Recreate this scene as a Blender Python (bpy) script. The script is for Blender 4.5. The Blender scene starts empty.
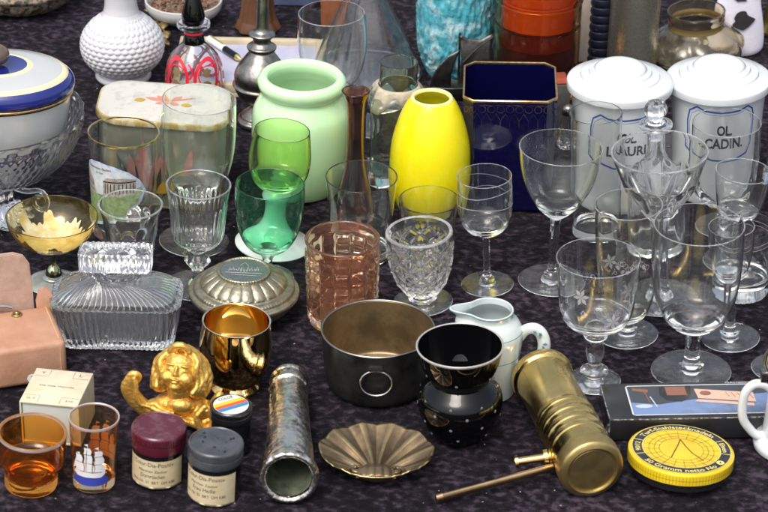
import bpy, bmesh, math, random
from math import sin, cos, pi, radians, sqrt, atan2, atan
from mathutils import Vector, Matrix, noise, geometry
random.seed(7)
SC = bpy.context.scene
COL = SC.collection
# ------------------------------------------------------------------ camera, sky, sun, exposure
F = 2400.0; DIST = 1.85; PITCH = radians(29.0); ROLL = radians(1.2)
cam_loc = Vector((0, -DIST*cos(PITCH), DIST*sin(PITCH)))
cam_rot = Matrix.Rotation(radians(90)-PITCH, 3, 'X') @ Matrix.Rotation(ROLL, 3, 'Z')
cd = bpy.data.cameras.new('camera'); cd.sensor_width = 36; cd.lens = F/768*36; cd.clip_start = 0.05; cd.clip_end = 60
cam = bpy.data.objects.new('camera', cd); COL.objects.link(cam)
cd.dof.use_dof = True; cd.dof.focus_distance = 1.80; cd.dof.aperture_fstop = 22
cam.matrix_world = Matrix.Translation(cam_loc) @ cam_rot.to_4x4()
SC.camera = cam
SUN_EL, SUN_AZ = radians(60), radians(205)
w = bpy.data.worlds.new('World'); SC.world = w; w.use_nodes = True
nt = w.node_tree; nt.nodes.clear()
wo = nt.nodes.new('ShaderNodeOutputWorld'); bg = nt.nodes.new('ShaderNodeBackground'); sk = nt.nodes.new('ShaderNodeTexSky')
hs = nt.nodes.new('ShaderNodeHueSaturation')
sk.sky_type = 'NISHITA'; sk.sun_disc = False; sk.sun_elevation = SUN_EL; sk.sun_rotation = SUN_AZ
sk.air_density = 1.0; sk.dust_density = 6.0; sk.ozone_density = 1.0
hs.inputs['Saturation'].default_value = 0.55
nt.links.new(sk.outputs[0], hs.inputs['Color']); nt.links.new(hs.outputs[0], bg.inputs[0]); nt.links.new(bg.outputs[0], wo.inputs[0])
bg.inputs[1].default_value = 0.15
sd = bpy.data.lights.new('sun', 'SUN'); sd.energy = 0.8; sd.angle = radians(25); sd.color = (1.0, 0.95, 0.88)
sun = bpy.data.objects.new('sun', sd); COL.objects.link(sun)
sv = Vector((sin(SUN_AZ)*cos(SUN_EL), cos(SUN_AZ)*cos(SUN_EL), sin(SUN_EL)))
sun.rotation_euler = sv.to_track_quat('Z', 'Y').to_euler()
SC.view_settings.view_transform = 'Standard'; SC.view_settings.look = 'None'
SC.view_settings.exposure = 0.52; SC.view_settings.gamma = 1
cy = SC.cycles
SC.render.engine = 'CYCLES'
cy.max_bounces = 20; cy.transmission_bounces = 20; cy.glossy_bounces = 8; cy.diffuse_bounces = 3; cy.transparent_max_bounces = 16
cy.caustics_refractive = True; cy.caustics_reflective = True; cy.blur_glossy = 0.3; cy.sample_clamp_indirect = 6
cy.use_denoising = True

# ------------------------------------------------------------------ where things stand on the table
CRI = cam_rot.transposed()
def project(p):
    q = CRI @ (Vector(p)-cam_loc); return (384+F*q.x/-q.z, 256-F*q.y/-q.z, -q.z)
def at(px, py, z=0.0):
    d = cam_rot @ Vector(((px-384)/F, (256-py)/F, -1)); return cam_loc + d*((z-cam_loc.z)/d.z)
class P:
    """a spot on the table; s = metres per unit across, v = metres per unit of height"""
    def __init__(self, bx, by):
        self.loc = at(bx, by); x0, y0, d = project(self.loc); self.s = d/F
        x1, y1, _ = project(self.loc+Vector((0, 0, .04))); self.v = .04/(y0-y1)

# ------------------------------------------------------------------ objects
def tag(o, label=None, cat=None, group=None, kind=None):
    if label: o['label'] = label
    if cat: o['category'] = cat
    if group: o['group'] = group
    if kind: o['kind'] = kind
    return o
def thing(name, label, cat, p, group=None, lean=None, rz=0, pitch=0):
    o = bpy.data.objects.new(name, None); COL.objects.link(o); o.empty_display_size = .01
    o.location = p.loc if isinstance(p, P) else p
    ry = 0
    if lean:                                   # (x of the top, height): how far the glass leans on the uneven cloth
        tx, h = lean; top = p.loc+Vector((0, 0, h*p.v))
        ry = max(-.075, min(.075, atan((tx-project(top)[0])*p.s/(h*p.v))))
    o.rotation_euler = (pitch, ry, rz)
    return tag(o, label, cat, group)
def obj(name, verts, faces, mat, parent=None, sharp=38, smooth=True, mats=None, fm=None):
    me = bpy.data.meshes.new(name); me.from_pydata([tuple(v) for v in verts], [], faces); me.update()
    for m in (mats or [mat]): me.materials.append(m)
    if fm:
        for pl, k in zip(me.polygons, fm): pl.material_index = k
    if smooth:
        me.polygons.foreach_set('use_smooth', [True]*len(me.polygons))
        if sharp: me.set_sharp_from_angle(angle=radians(sharp))
    o = bpy.data.objects.new(name, me); COL.objects.link(o)
    if parent: o.parent = parent
    return o
def from_bm(name, bm, mat, parent=None, sharp=38, smooth=True):
    me = bpy.data.meshes.new(name); bm.to_mesh(me); bm.free(); me.materials.append(mat)
    if smooth:
        me.polygons.foreach_set('use_smooth', [True]*len(me.polygons))
        if sharp: me.set_sharp_from_angle(angle=radians(sharp))
    o = bpy.data.objects.new(name, me); COL.objects.link(o)
    if parent: o.parent = parent
    return o
def sm(pts, n=5):
    """smooth curve through the points"""
    out = []
    for i in range(len(pts)-1):
        a = pts[max(i-1, 0)]; b = pts[i]; c = pts[i+1]; d = pts[min(i+2, len(pts)-1)]
        for k in range(n):
            t = k/n
            out.append(tuple(.5*(2*b[j]+(c[j]-a[j])*t+(2*a[j]-5*b[j]+4*c[j]-d[j])*t*t+(3*b[j]-a[j]-3*c[j]+d[j])*t**3) for j in range(len(b))))
    out.append(tuple(pts[-1])); return out
def lathe(name, pts, p, mat, parent, seg=72, mod=None, sy=1.0, sharp=38, off=(0, 0), fm=None, mats=None, rings_out=None):
    """turn (height, radius) points round the axis"""
    V = []; Fc = []; prev = None; fmi = []
    for i, (h, r) in enumerate(pts):
        if r < 1e-4:
            ring = [len(V)]; V.append((off[0]*p.s, off[1]*p.s, h*p.v))
        else:
            ring = list(range(len(V), len(V)+seg))
            for k in range(seg):
                th = 2*pi*k/seg; rr = mod(th, h, r, i) if mod else r
                V.append(((off[0]+rr*cos(th))*p.s, (off[1]+rr*sin(th)*sy)*p.s, h*p.v))
        if prev is not None:
            for k in range(seg):
                a, b = prev[k % len(prev)], prev[(k+1) % len(prev)]; c, d = ring[(k+1) % len(ring)], ring[k % len(ring)]
                f = [a]
                for q in (b, c, d):
                    if q not in f: f.append(q)
                if len(f) > 2: Fc.append(f); fmi.append(fm(i, k) if fm else 0)
        prev = ring
    return obj(name, V, Fc, mat, parent, sharp, mats=mats, fm=fmi if fm else None)
def rad(pts, h):
    for (h0, r0), (h1, r1) in zip(pts, pts[1:]):
        if min(h0, h1) <= h <= max(h0, h1) and abs(h1-h0) > 1e-6: return r0+(r1-r0)*(h-h0)/(h1-h0)
    return pts[-1][1] if h > pts[-1][0] else pts[0][1]
def shell_in(outer, t, hb, corner=7, n=26):
    """inner wall of a vessel: rim down to the axis"""
    H = outer[-1][0]; R0 = outer[-1][1]; res = [(H+t*.55*sin(q*pi/6), R0-t/2+t/2*cos(q*pi/6)*1.12) for q in range(1, 6)]
    for i in range(n+1):
        q = (1-i/n); q = q**1.5; h = hb+(H-.3-hb)*q
        r = max(rad(outer, h)-t, 0.0); e = min(1, (h-hb)/corner); r *= sqrt(max(0, 1-(1-e)**2))
        res.append((h, r))
    res[-1] = (hb, 0); return res
def glassware(name, label, cat, bx, by, mat, foot, stem, bowl, t=1.0, hb=2, corner=7, lean=None, group='drinking glasses on the velvet', mod=None, modf=None, mods=None, seg=72, parts=('foot', 'stem', 'bowl'), rimmat=None, bmat=None, smat=None, fmat=None, pitch=0):
    """foot, stem and bowl share their edge rings, so together they are one skin of glass"""
    p = P(bx, by); T = thing(name, label, cat, p, group, lean, pitch=pitch); T['_'] = 0; del T['_']
    outer = bowl; inner = shell_in(outer, t, outer[0][0]+hb, corner)
    n_out = len(outer)
    m2 = (lambda th, h, r, i: mod(th, h, r) if i < n_out else r) if mod else None
    if foot:
        lathe(parts[0], foot, p, fmat or foot_sheen, T, seg, mod=modf)
        if stem: lathe(parts[1], stem, p, smat or mat, T, 48 if not mods else seg, mod=mods)
        body, edge, wall = outer, [outer[-1]]+inner[:5], inner[4:]
        lathe(parts[2], body, p, bmat or mat, T, seg, mod=m2, sharp=70)
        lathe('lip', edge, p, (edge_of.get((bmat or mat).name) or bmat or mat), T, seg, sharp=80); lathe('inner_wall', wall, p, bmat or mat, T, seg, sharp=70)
    else:
        lathe(parts[2], [(0, 0), (0, outer[0][1]*.9)]+outer+inner, p, bmat or mat, T, seg, mod=(lambda th, h, r, i: mod(th, h, r) if 2 <= i < n_out+2 else r) if mod else None)
    if rimmat:
        H = outer[-1][0]; R = outer[-1][1]
        lathe('rim', [(H-1.6, R+.12), (H-.4, R+.25), (H+.6, R+.1), (H+.75, R-t*.5), (H+.3, R-t-.15), (H-.8, R-t-.15)], p, rimmat, T, seg)
    return T, p
def foot_(R, rs, h=7, t=1.1, dome=0):
    return [(0.0, 0), (0.0, R*.93), (.35, R*.985), (t*.6, R)]+sm([(t, R*.99), (t*1.5+dome*.3, R*.8), (t*2+dome*.6, R*.5), (t*2.6+dome*.85, R*.3), (h*.75, rs*1.45), (h, rs*1.02)], 4)
# 2D marks that are laid on surfaces
def stroke(pts, wd, closed=False):
    pts = [Vector(q) for q in pts]; n = len(pts); L = []; R = []
    for i, q in enumerate(pts):
        if closed: a, b = pts[i-1], pts[(i+1) % n]
        else: a, b = pts[max(i-1, 0)], pts[min(i+1, n-1)]
        d = (b-a).normalized() if (b-a).length > 1e-9 else Vector((1, 0)); nn = Vector((-d.y, d.x))*wd/2
        L.append(q+nn); R.append(q-nn)
    V = L+R; Fc = [(i, i+1, n+i+1, n+i) for i in range(n-1)]
    if closed: Fc.append((n-1, 0, n, 2*n-1))
    return [tuple(v) for v in V], Fc
def poly(pts):
    tri = geometry.tessellate_polygon([[Vector((x, y, 0)) for x, y in pts]])
    return list(pts), [tuple(t) for t in tri]
def join2(*sh):
    V = []; Fc = []
    for v, f in sh:
        o = len(V); V += [tuple(q) for q in v]; Fc += [tuple(i+o for i in k) for k in f]
    return V, Fc
def xf(sh, dx=0, dy=0, rot=0, sx=1, sy=1):
    c, s = cos(rot), sin(rot)
    return [(dx+(x*sx)*c-(y*sy)*s, dy+(x*sx)*s+(y*sy)*c) for x, y in sh[0]], sh[1]
_T = {}
def text2(txt, wd, ht, bold=0.0):
    if (txt, bold) not in _T:
        c = bpy.data.curves.new('lettering', 'FONT'); c.body = txt; c.align_x = 'CENTER'; c.offset = bold; c.resolution_u = 3
        o = bpy.data.objects.new('lettering', c); COL.objects.link(o)
        dg = bpy.context.evaluated_depsgraph_get(); me = bpy.data.meshes.new_from_object(o.evaluated_get(dg))
        V = [(v.co.x, v.co.y) for v in me.vertices]; Fc = [tuple(q.vertices) for q in me.polygons]
        bpy.data.objects.remove(o); bpy.data.meshes.remove(me); bpy.data.curves.remove(c)
        _T[(txt, bold)] = (V, Fc)
    V, Fc = _T[(txt, bold)]
    x0 = min(v[0] for v in V); x1 = max(v[0] for v in V)
    return [((x-(x0+x1)/2)/(x1-x0)*wd, y/.72*ht) for x, y in V], Fc
def decal(name, sh, fn, mat, parent, maxe=2.0):
    bm = bmesh.new(); vs = [bm.verts.new((x, y, 0)) for x, y in sh[0]]
    for f in sh[1]:
        try: bm.faces.new([vs[i] for i in f])
        except ValueError: pass
    bmesh.ops.remove_doubles(bm, verts=bm.verts, dist=1e-5)
    bmesh.ops.triangulate(bm, faces=bm.faces)
    for _ in range(4):
        es = [e for e in bm.edges if e.calc_length() > maxe]
        if not es: break
        bmesh.ops.subdivide_edges(bm, edges=es, cuts=1); bmesh.ops.triangulate(bm, faces=bm.faces)
    for v in bm.verts: v.co = fn(v.co.x, v.co.y)
    return from_bm(name, bm, mat, parent, sharp=None)
def wrap(p, pts, eps=.25, rot=0, dx=0, dy=0):
    """lay (across, height) marks round a turned body"""
    def fn(u, v):
        R = rad(pts, v); a = (u/max(R, 1))+rot
        return Vector(((dx+(R+eps)*sin(a))*p.s, (dy-(R+eps)*cos(a))*p.s, v*p.v))
    return fn
def flat(p, z, rot=0, dx=0, dy=0):
    c, s = cos(rot), sin(rot)
    return lambda u, v: Vector(((dx+u*c-v*s)*p.s, (dy+u*s+v*c)*p.s, z*p.v))
def tube(name, pts, radii, mat, parent, seg=14, caps=True, ell=1.0):
    pts = [Vector(q) for q in pts]; V = []; Fc = []; n = len(pts); up = Vector((0, 0, 1)); prevN = None
    if not hasattr(radii, '__len__'): radii = [radii]*n
    for i, q in enumerate(pts):
        d = (pts[min(i+1, n-1)]-pts[max(i-1, 0)]).normalized()
        if prevN is None:
            prevN = d.cross(up) if abs(d.z) < .95 else d.cross(Vector((0, 1, 0)))
        N = (prevN-d*prevN.dot(d)).normalized(); prevN = N; B = d.cross(N)
        for k in range(seg):
            a = 2*pi*k/seg; V.append(q+N*cos(a)*radii[i]+B*sin(a)*radii[i]*ell)
    for i in range(n-1):
        for k in range(seg):
            Fc.append((i*seg+k, i*seg+(k+1) % seg, (i+1)*seg+(k+1) % seg, (i+1)*seg+k))
    if caps: Fc.append(tuple(reversed(range(seg)))); Fc.append(tuple(range((n-1)*seg, n*seg)))
    return obj(name, V, Fc, mat, parent)
def box(name, lo, hi, mat, parent, bev=0, segs=2, M=None, sharp=38):
    bm = bmesh.new(); bmesh.ops.create_cube(bm, size=1)
    for v in bm.verts: v.co = Vector([(lo[i]+hi[i])/2+v.co[i]*(hi[i]-lo[i]) for i in range(3)])
    if bev: bmesh.ops.bevel(bm, geom=list(bm.edges), offset=bev, segments=segs, affect='EDGES', profile=.5)
    if M: bmesh.ops.transform(bm, matrix=M, verts=bm.verts)
    return from_bm(name, bm, mat, parent, sharp=sharp)
def extrude(name, pts, t, M, mat, parent, bev=0):
    """an outline with a thickness t, placed by the matrix M"""
    bm = bmesh.new(); n = len(pts)
    a = [bm.verts.new((x, y, -t/2)) for x, y in pts]; b = [bm.verts.new((x, y, t/2)) for x, y in pts]
    bm.faces.new(list(reversed(a))); bm.faces.new(b)
    for i in range(n): bm.faces.new((a[i], a[(i+1) % n], b[(i+1) % n], b[i]))
    if bev: bmesh.ops.bevel(bm, geom=[e for e in bm.edges if abs(e.verts[0].co.z-e.verts[1].co.z) < 1e-9], offset=bev, segments=2, affect='EDGES')
    bmesh.ops.transform(bm, matrix=M, verts=bm.verts)
    return from_bm(name, bm, mat, parent)
def rectfit(q, z):
    """four corners seen at height z (back left, back right, front right, front left) -> centre, width, depth, turn"""
    c = [at(x, y, z) for x, y in q]
    wv = ((c[1]-c[0])+(c[2]-c[3]))/2; dv = ((c[0]-c[3])+(c[1]-c[2]))/2
    a = (atan2(wv.y, wv.x)+atan2(-dv.x, dv.y))/2; m = sum(c, Vector())/4; m.z = 0
    return m, wv.length, dv.length, a

# ------------------------------------------------------------------ materials
def M(name, base, rough=.5, metal=0, trans=0, ior=1.5, spec=.5, col2=None, vs=30, vpow=(.35, .65), bump=0, bs=60, bdist=.001, coat=0, sss=0, alpha=1, sheen=0, detail=6, rough2=None, stretch=None, haze=0, fcol=(.8, .82, .84)):
    m = bpy.data.materials.new(name); m.use_nodes = True; n = m.node_tree.nodes; L = m.node_tree.links; b = n['Principled BSDF']
    b.inputs['Base Color'].default_value = (*base, 1); b.inputs['Roughness'].default_value = rough; b.inputs['Metallic'].default_value = metal
    b.inputs['Transmission Weight'].default_value = trans; b.inputs['IOR'].default_value = ior; b.inputs['Specular IOR Level'].default_value = spec
    b.inputs['Coat Weight'].default_value = coat; b.inputs['Coat Roughness'].default_value = .04; b.inputs['Alpha'].default_value = alpha
    if sss: b.inputs['Subsurface Weight'].default_value = sss; b.inputs['Subsurface Radius'].default_value = (.01, .01, .006); b.inputs['Subsurface Scale'].default_value = .5
    if sheen: b.inputs['Sheen Weight'].default_value = sheen
    tc = n.new('ShaderNodeTexCoord'); src = tc.outputs['Object']
    if stretch:
        mp = n.new('ShaderNodeMapping'); mp.inputs['Scale'].default_value = stretch; L.new(src, mp.inputs[0]); src = mp.outputs[0]
    if col2 or rough2 is not None:
        t = n.new('ShaderNodeTexNoise'); t.inputs['Scale'].default_value = vs; t.inputs['Detail'].default_value = detail; t.inputs['Roughness'].default_value = .65; L.new(src, t.inputs['Vector'])
        r = n.new('ShaderNodeMapRange'); r.inputs[1].default_value = vpow[0]; r.inputs[2].default_value = vpow[1]; L.new(t.outputs[0], r.inputs[0])
        if col2:
            x = n.new('ShaderNodeMix'); x.data_type = 'RGBA'; x.inputs[6].default_value = (*base, 1); x.inputs[7].default_value = (*col2, 1)
            L.new(r.outputs[0], x.inputs[0]); L.new(x.outputs[2], b.inputs['Base Color'])
        if rough2 is not None:
            y = n.new('ShaderNodeMapRange'); y.inputs[3].default_value = rough; y.inputs[4].default_value = rough2; L.new(r.outputs[0], y.inputs[0]); L.new(y.outputs[0], b.inputs['Roughness'])
    if bump:
        t = n.new('ShaderNodeTexNoise'); t.inputs['Scale'].default_value = bs; t.inputs['Detail'].default_value = 4; L.new(src, t.inputs['Vector'])
        bp = n.new('ShaderNodeBump'); bp.inputs['Strength'].default_value = bump; bp.inputs['Distance'].default_value = bdist; L.new(t.outputs[0], bp.inputs['Height']); L.new(bp.outputs[0], b.inputs['Normal'])
    if haze:                                  # milky sky reflections painted into the glass as an uneven matt film
        d = n.new('ShaderNodeBsdfDiffuse'); d.inputs[0].default_value = (*fcol, 1); mx = n.new('ShaderNodeMixShader'); out = n['Material Output']
        t = n.new('ShaderNodeTexNoise'); t.inputs['Scale'].default_value = 55; t.inputs['Detail'].default_value = 7; t.inputs['Roughness'].default_value = .7; L.new(src, t.inputs['Vector'])
        r = n.new('ShaderNodeMapRange'); r.inputs[1].default_value = .35; r.inputs[2].default_value = .75; r.inputs[3].default_value = haze*.5; r.inputs[4].default_value = haze*2.2; L.new(t.outputs[0], r.inputs[0])
        L.new(r.outputs[0], mx.inputs[0]); L.new(b.outputs[0], mx.inputs[1]); L.new(d.outputs[0], mx.inputs[2]); L.new(mx.outputs[0], out.inputs[0])
    return m
def glass(name, col=(.97, .98, .975), rough=0.0, ior=1.47, bump=.03, bs=90, haze=.007, **k):
    return M(name, col, rough, trans=1, ior=ior, bump=bump, bs=bs, bdist=.0012, haze=haze, **k)
clear = glass('clear_glass'); clear2 = glass('faintly_green_glass', (.955, .98, .955)); crystal = glass('cut_crystal', (.985, .985, .99), ior=1.54, bump=0.15, bs=140, haze=.012)
foot_sheen = glass('foot_sheen_glass', (.97, .98, .975), haze=.026)  # stronger pale haze paints the sky light caught by the flat feet
worn_or_glint_edge = glass('painted_rim_glint', (.97, .98, .975), haze=.20); edge_of = {'clear_glass': worn_or_glint_edge, 'faintly_green_glass': worn_or_glint_edge, 'cut_crystal': worn_or_glint_edge, 'faintly_straw_glass': worn_or_glint_edge}  # whitish lip colour paints the bright highlight along glass rims
yglass = glass('faintly_straw_glass', (.97, .975, .93))
amberg = glass('amber_glass', (.98, .42, .07), haze=.015, fcol=(.8, .4, .1)); pinkg = glass('pink_glass', (.998, .77, .61), bump=.15, haze=.035, fcol=(.95, .42, .27)); greeng = glass('emerald_glass', (.47, .89, .67), haze=.010, fcol=(.25, .7, .45)); limeg = glass('lime_glass', (.76, .95, .50), haze=.010, fcol=(.5, .8, .3))
ambery = glass('yellow_luster_glass', (.985, .84, .46), haze=.015, fcol=(.8, .65, .25)); shotg = glass('orange_tinted_glass', (.98, .72, .42)); purple = glass('dark_amethyst_glass', (.38, .16, .12))
smoky = glass('smoky_amber_glass', (.93, .84, .64), bump=.4, bs=60)
porc = M('white_porcelain', (.65, .68, .69), .10, coat=.6); porc2 = M('creamer_porcelain', (.60, .67, .66), .10, coat=.6)
milk = M('milk_glass', (.62, .63, .655), .16, coat=.3); milkg = M('white_opaline_glass', (.80, .84, .83), .1, coat=.4, alpha=1)
jade = M('jade_milk_glass', (.56, .82, .50), .10, coat=.4, sss=.35); yellow = M('yellow_cased_glass', (.86, .76, .005), .14, coat=.3, sss=.1, rough2=.34, vs=70, bump=.04, bs=14, bdist=.004); yrim = M('pale_yellow_glass_edge', (.84, .82, .30), .15, sss=.2)
cobalt = M('cobalt_glaze', (.0025, .0025, .032), .05, coat=.8); gilt = M('gilding', (.80, .56, .26), .32, metal=1, col2=(.45, .28, .12), vs=300)
goldm = M('polished_gold_plate', (.86, .62, .27), .045, metal=1, bump=.04, bs=40); goldrim = M('gold_rim_line', (.85, .68, .30), .2, metal=1)
silverrim = M('pale_rim_line', (.75, .72, .74), .25, metal=.6)
blackg = M('black_gloss_glaze', (.002, .002, .0025), .02, spec=.42); ink = M('black_ink', (.015, .015, .018), .5); white = M('white_enamel', (.82, .82, .80), .4)
pewter = M('pewter', (.42, .40, .36), .30, metal=1, col2=(.20, .19, .17), vs=120, bump=.3, bs=200)
darkpew = M('dark_pewter', (.13, .125, .12), .42, metal=.9, col2=(.06, .06, .06), vs=150, bump=.3, bs=200)
leaf = M('gold_leaf', (.80, .50, .12), .40, metal=.78, col2=(.46, .24, .04), vs=200, vpow=(.46, .74), rough2=.6, bump=.5, bs=420, bdist=.0008)
# ------------------------------------------------------------------ the velvet-covered table
def velvet():
    m = bpy.data.materials.new('crushed_velvet'); m.use_nodes = True; n = m.node_tree.nodes; L = m.node_tree.links; b = n['Principled BSDF']
    tc = n.new('ShaderNodeTexCoord'); mp = n.new('ShaderNodeMapping'); mp.inputs['Rotation'].default_value = (0, 0, .5); mp.inputs['Scale'].default_value = (1.0, 1.2, 1); L.new(tc.outputs['Object'], mp.inputs[0])
    def N(scale, det, dist, rough=.6):
        t = n.new('ShaderNodeTexNoise'); t.inputs['Scale'].default_value = scale; t.inputs['Detail'].default_value = det; t.inputs['Distortion'].default_value = dist; t.inputs['Roughness'].default_value = rough
        L.new(mp.outputs[0], t.inputs['Vector']); return t
    a = N(150, 6, .12, .60); c = N(13, 3, .3); f = N(900, 2, 0)
    mx = n.new('ShaderNodeMath'); mx.operation = 'MULTIPLY_ADD'; mx.inputs[1].default_value = .35; L.new(c.outputs[0], mx.inputs[0]); L.new(a.outputs[0], mx.inputs[2])
    cr = n.new('ShaderNodeValToRGB'); e = cr.color_ramp.elements
    e[0].position = .56; e[0].color = (.0036, .0029, .0042, 1); e[1].position = .85; e[1].color = (.046, .034, .050, 1)
    k = cr.color_ramp.elements.new(.70); k.color = (.0074, .0057, .0084, 1)
    L.new(mx.outputs[0], cr.inputs[0]); L.new(cr.outputs[0], b.inputs['Base Color'])
    b.inputs['Roughness'].default_value = .85; b.inputs['Specular IOR Level'].default_value = .15
    b.inputs['Sheen Weight'].default_value = .35; b.inputs['Sheen Roughness'].default_value = .45; b.inputs['Sheen Tint'].default_value = (.60, .45, .68, 1)
    sw = n.new('ShaderNodeMapRange'); sw.inputs[1].default_value = .6; sw.inputs[2].default_value = .88; sw.inputs[3].default_value = .02; sw.inputs[4].default_value = .20; L.new(mx.outputs[0], sw.inputs[0]); L.new(sw.outputs[0], b.inputs['Sheen Weight'])
    b1 = n.new('ShaderNodeBump'); b1.inputs['Strength'].default_value = .8; b1.inputs['Distance'].default_value = .004; L.new(a.outputs[0], b1.inputs['Height'])
    b2 = n.new('ShaderNodeBump'); b2.inputs['Strength'].default_value = .4; b2.inputs['Distance'].default_value = .0006; L.new(f.outputs[0], b2.inputs['Height']); L.new(b1.outputs[0], b2.inputs['Normal'])
    L.new(b2.outputs[0], b.inputs['Normal']); return m
def make_cloth():
    xs = [-2.0, -1.2, -.7]+[-.45+.9*i/300 for i in range(301)]+[.7, 1.2, 2.0]
    ys = [-2.2, -1.2, -.6]+[-.35+1.0*i/330 for i in range(331)]+[.9, 1.4, 2.2]
    V = []
    for y in ys:
        for x in xs:
            z = -.0013+.0013*noise.noise(Vector((x*14, y*22, 0)))+.0022*max(0, min(1, (y-.42)/.12))*noise.noise(Vector((x*22+y*14, y*30, 9)))+.0007*noise.noise(Vector((x*60, y*90, 3)))
            V.append((x, y, min(z, .0004)))
    nx = len(xs); Fc = [(j*nx+i, j*nx+i+1, (j+1)*nx+i+1, (j+1)*nx+i) for j in range(len(ys)-1) for i in range(nx-1)]
    o = obj('ground', V, Fc, velvet(), None, sharp=None)
    tag(o, 'dark purple crushed velvet cloth covering the market table', 'tablecloth', kind='structure')
make_cloth()

# ------------------------------------------------------------------ back rows
G = 'things in the back row'
def hobnail_vase():
    p = P(123.5, 77); T = thing('milk_glass_vase', 'round white hobnail milk glass vase with narrow neck on a ring foot', 'vase', p)
    body = sm([(8, 25), (13, 31), (22, 38), (33, 40.5), (44, 38), (54, 30), (61, 21), (66, 17.5)], 14)
    def mod(th, h, r, i):
        if not 9 < h < 62: return r
        n = 34; q = (h-8)/4.6; row = round(q); ph = .5 if row % 2 else 0
        u = th*n/(2*pi)+ph; du = (u-round(u))*2; dv = (q-row)*2
        # overlapping round hobs on a diagonal lattice
        d2 = du*du+dv*dv; hgt = max(0, 1-d2*.8)
        row2 = row+(1 if q > row else -1); u2 = th*n/(2*pi)+(.5 if row2 % 2 else 0); du2 = (u2-round(u2))*2; dv2 = (q-row2)*2
        return r+1.7*max(hgt, max(0, 1-(du2*du2+dv2*dv2)*.8))**.7*min(1, (r-14)/8)
    lathe('foot', [(0, 0), (0, 25)]+sm([(.5, 27), (2.5, 28), (5, 27), (7, 24), (8, 25)], 4), p, milk, T)
    lathe('body', body, p, milk, T, seg=340, mod=mod, sharp=None)
    lathe('neck', sm([(66, 17.5), (74, 16), (90, 16.5), (104, 19), (112, 24), (115, 27)], 5)+[(115.5, 26), (111, 22.5), (100, 16), (60, 12)], p, milk, T)
hobnail_vase()
def mottled_bowl():
    p = P(22, 2); T = thing('woven_bowl', 'mottled brown and black wicker bowl cut off by the top edge', 'bowl', p)
    wk = M('mottled_wicker', (.30, .24, .17), .6, col2=(.03, .025, .02), vs=170, vpow=(.42, .58), bump=.8, bs=200, bdist=.003)
    o = sm([(0, 34), (3, 44), (10, 52), (20, 57)], 5)
    lathe('body', [(0, 0), (0, 33)]+o+[(21, 55), (10, 49), (4, 40), (3, 0)], p, wk, T, mod=lambda th, h, r, i: r+.7*sin(th*40+h))
    lathe('rim', sm([(18, 57), (21, 59), (24, 57), (21, 54.5), (18, 57)], 4), p, wk, T, mod=lambda th, h, r, i: r+.5*sin(th*70))
    p2 = P(-10, 14); T2 = thing('porcelain_dish', 'plain white porcelain dish peeking in at the top left corner', 'dish', p2)
    lathe('body', [(0, 0), (0, 9)]+sm([(1, 10), (8, 13), (16, 14.5)], 4)+[(16.5, 13.5), (8, 12), (3, 8), (3, 0)], p2, porc, T2)
mottled_bowl()
def potpourri():
    p = P(184, 18); T = thing('shallow_bowl', 'shallow white bowl holding brown wood shavings behind the red bottle', 'bowl', p)
    o = sm([(2, 24), (7, 34), (13, 38), (19, 38.5)], 5)
    lathe('body', [(0, 0), (0, 22)]+o+[(19.6, 37.7), (19, 36.7), (12, 36), (7, 31), (4, 0)], p, M('dull_white_ware', (.62, .62, .60), .25), T)
    V = []; Fc = []; rnd = random.Random(3)
    for k in range(420):
        a = rnd.random()*2*pi; r = 34*sqrt(rnd.random()); z = 14+rnd.random()*6+4*(1-r/34)
        c = Vector((r*cos(a)*p.s, r*sin(a)*p.s, z*p.v)); R = Matrix.Rotation(rnd.random()*6, 3, 'Z') @ Matrix.Rotation(rnd.uniform(-.8, .8), 3, 'X')
        l, wv, hh = rnd.uniform(2, 4)*p.s, rnd.uniform(1, 2.2)*p.s, .35*p.s; o0 = len(V)
        for q in ((-l, -wv, -hh), (l*.8, -wv, hh), (l, wv, -hh), (-l*.7, wv, hh), (0, 0, 1.2*p.s)): V.append(c+R @ Vector(q))
        Fc += [(o0, o0+1, o0+4), (o0+1, o0+2, o0+4), (o0+2, o0+3, o0+4), (o0+3, o0, o0+4), (o0+3, o0+2, o0+1, o0)]
    c = obj('wood_shavings', V, Fc, M('brown_shavings', (.28, .15, .08), .7, col2=(.07, .03, .02), vs=160), None, smooth=False)
    c.location = p.loc; tag(c, 'loose brown wood shavings heaped in the white bowl', 'potpourri', kind='stuff')
potpourri()
def gold_sprig():
    p = P(158, 46); T = thing('gold_sprig', 'antique gold leaf sprig lying behind the white hobnail vase', 'ornament', p)
    g = M('antique_gold', (.42, .30, .12), .45, metal=.7, col2=(.12, .09, .04), vs=200, bump=.5, bs=200)
    spine = [Vector((x*p.s, y*p.s, 5*p.v)) for x, y in [(-16, 78), (-10, 60), (-2, 40), (6, 20), (8, 0), (2, -14)]]
    tube('stem', spine, 1.1*p.s, g, T, 8)
    rnd = random.Random(4)
    for i in range(15):
        t = i/14*4.99; k = int(t); c = spine[k].lerp(spine[min(k+1, 5)], t-k); a = rnd.uniform(0, 6.28); l = rnd.uniform(8, 12)*p.s; wv = l*.33
        V = []; Fc = []
        for u in range(7):
            f = u/6; ww = wv*sin(pi*(f*.94+.03))
            for s_ in (-1, -.5, 0, .5, 1): V.append((l*f, ww*s_, .25*l*sin(f*3)-abs(s_)*wv*.3))
        for u in range(6):
            for q in range(4): Fc.append((u*5+q, u*5+q+1, u*5+q+6, u*5+q+5))
        o = obj('leaf', [Matrix.Rotation(a, 3, 'Z') @ Vector(v)+c for v in V], Fc, g, T)
        o.modifiers.new('thickness', 'SOLIDIFY').thickness = .6*p.s
gold_sprig()
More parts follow.
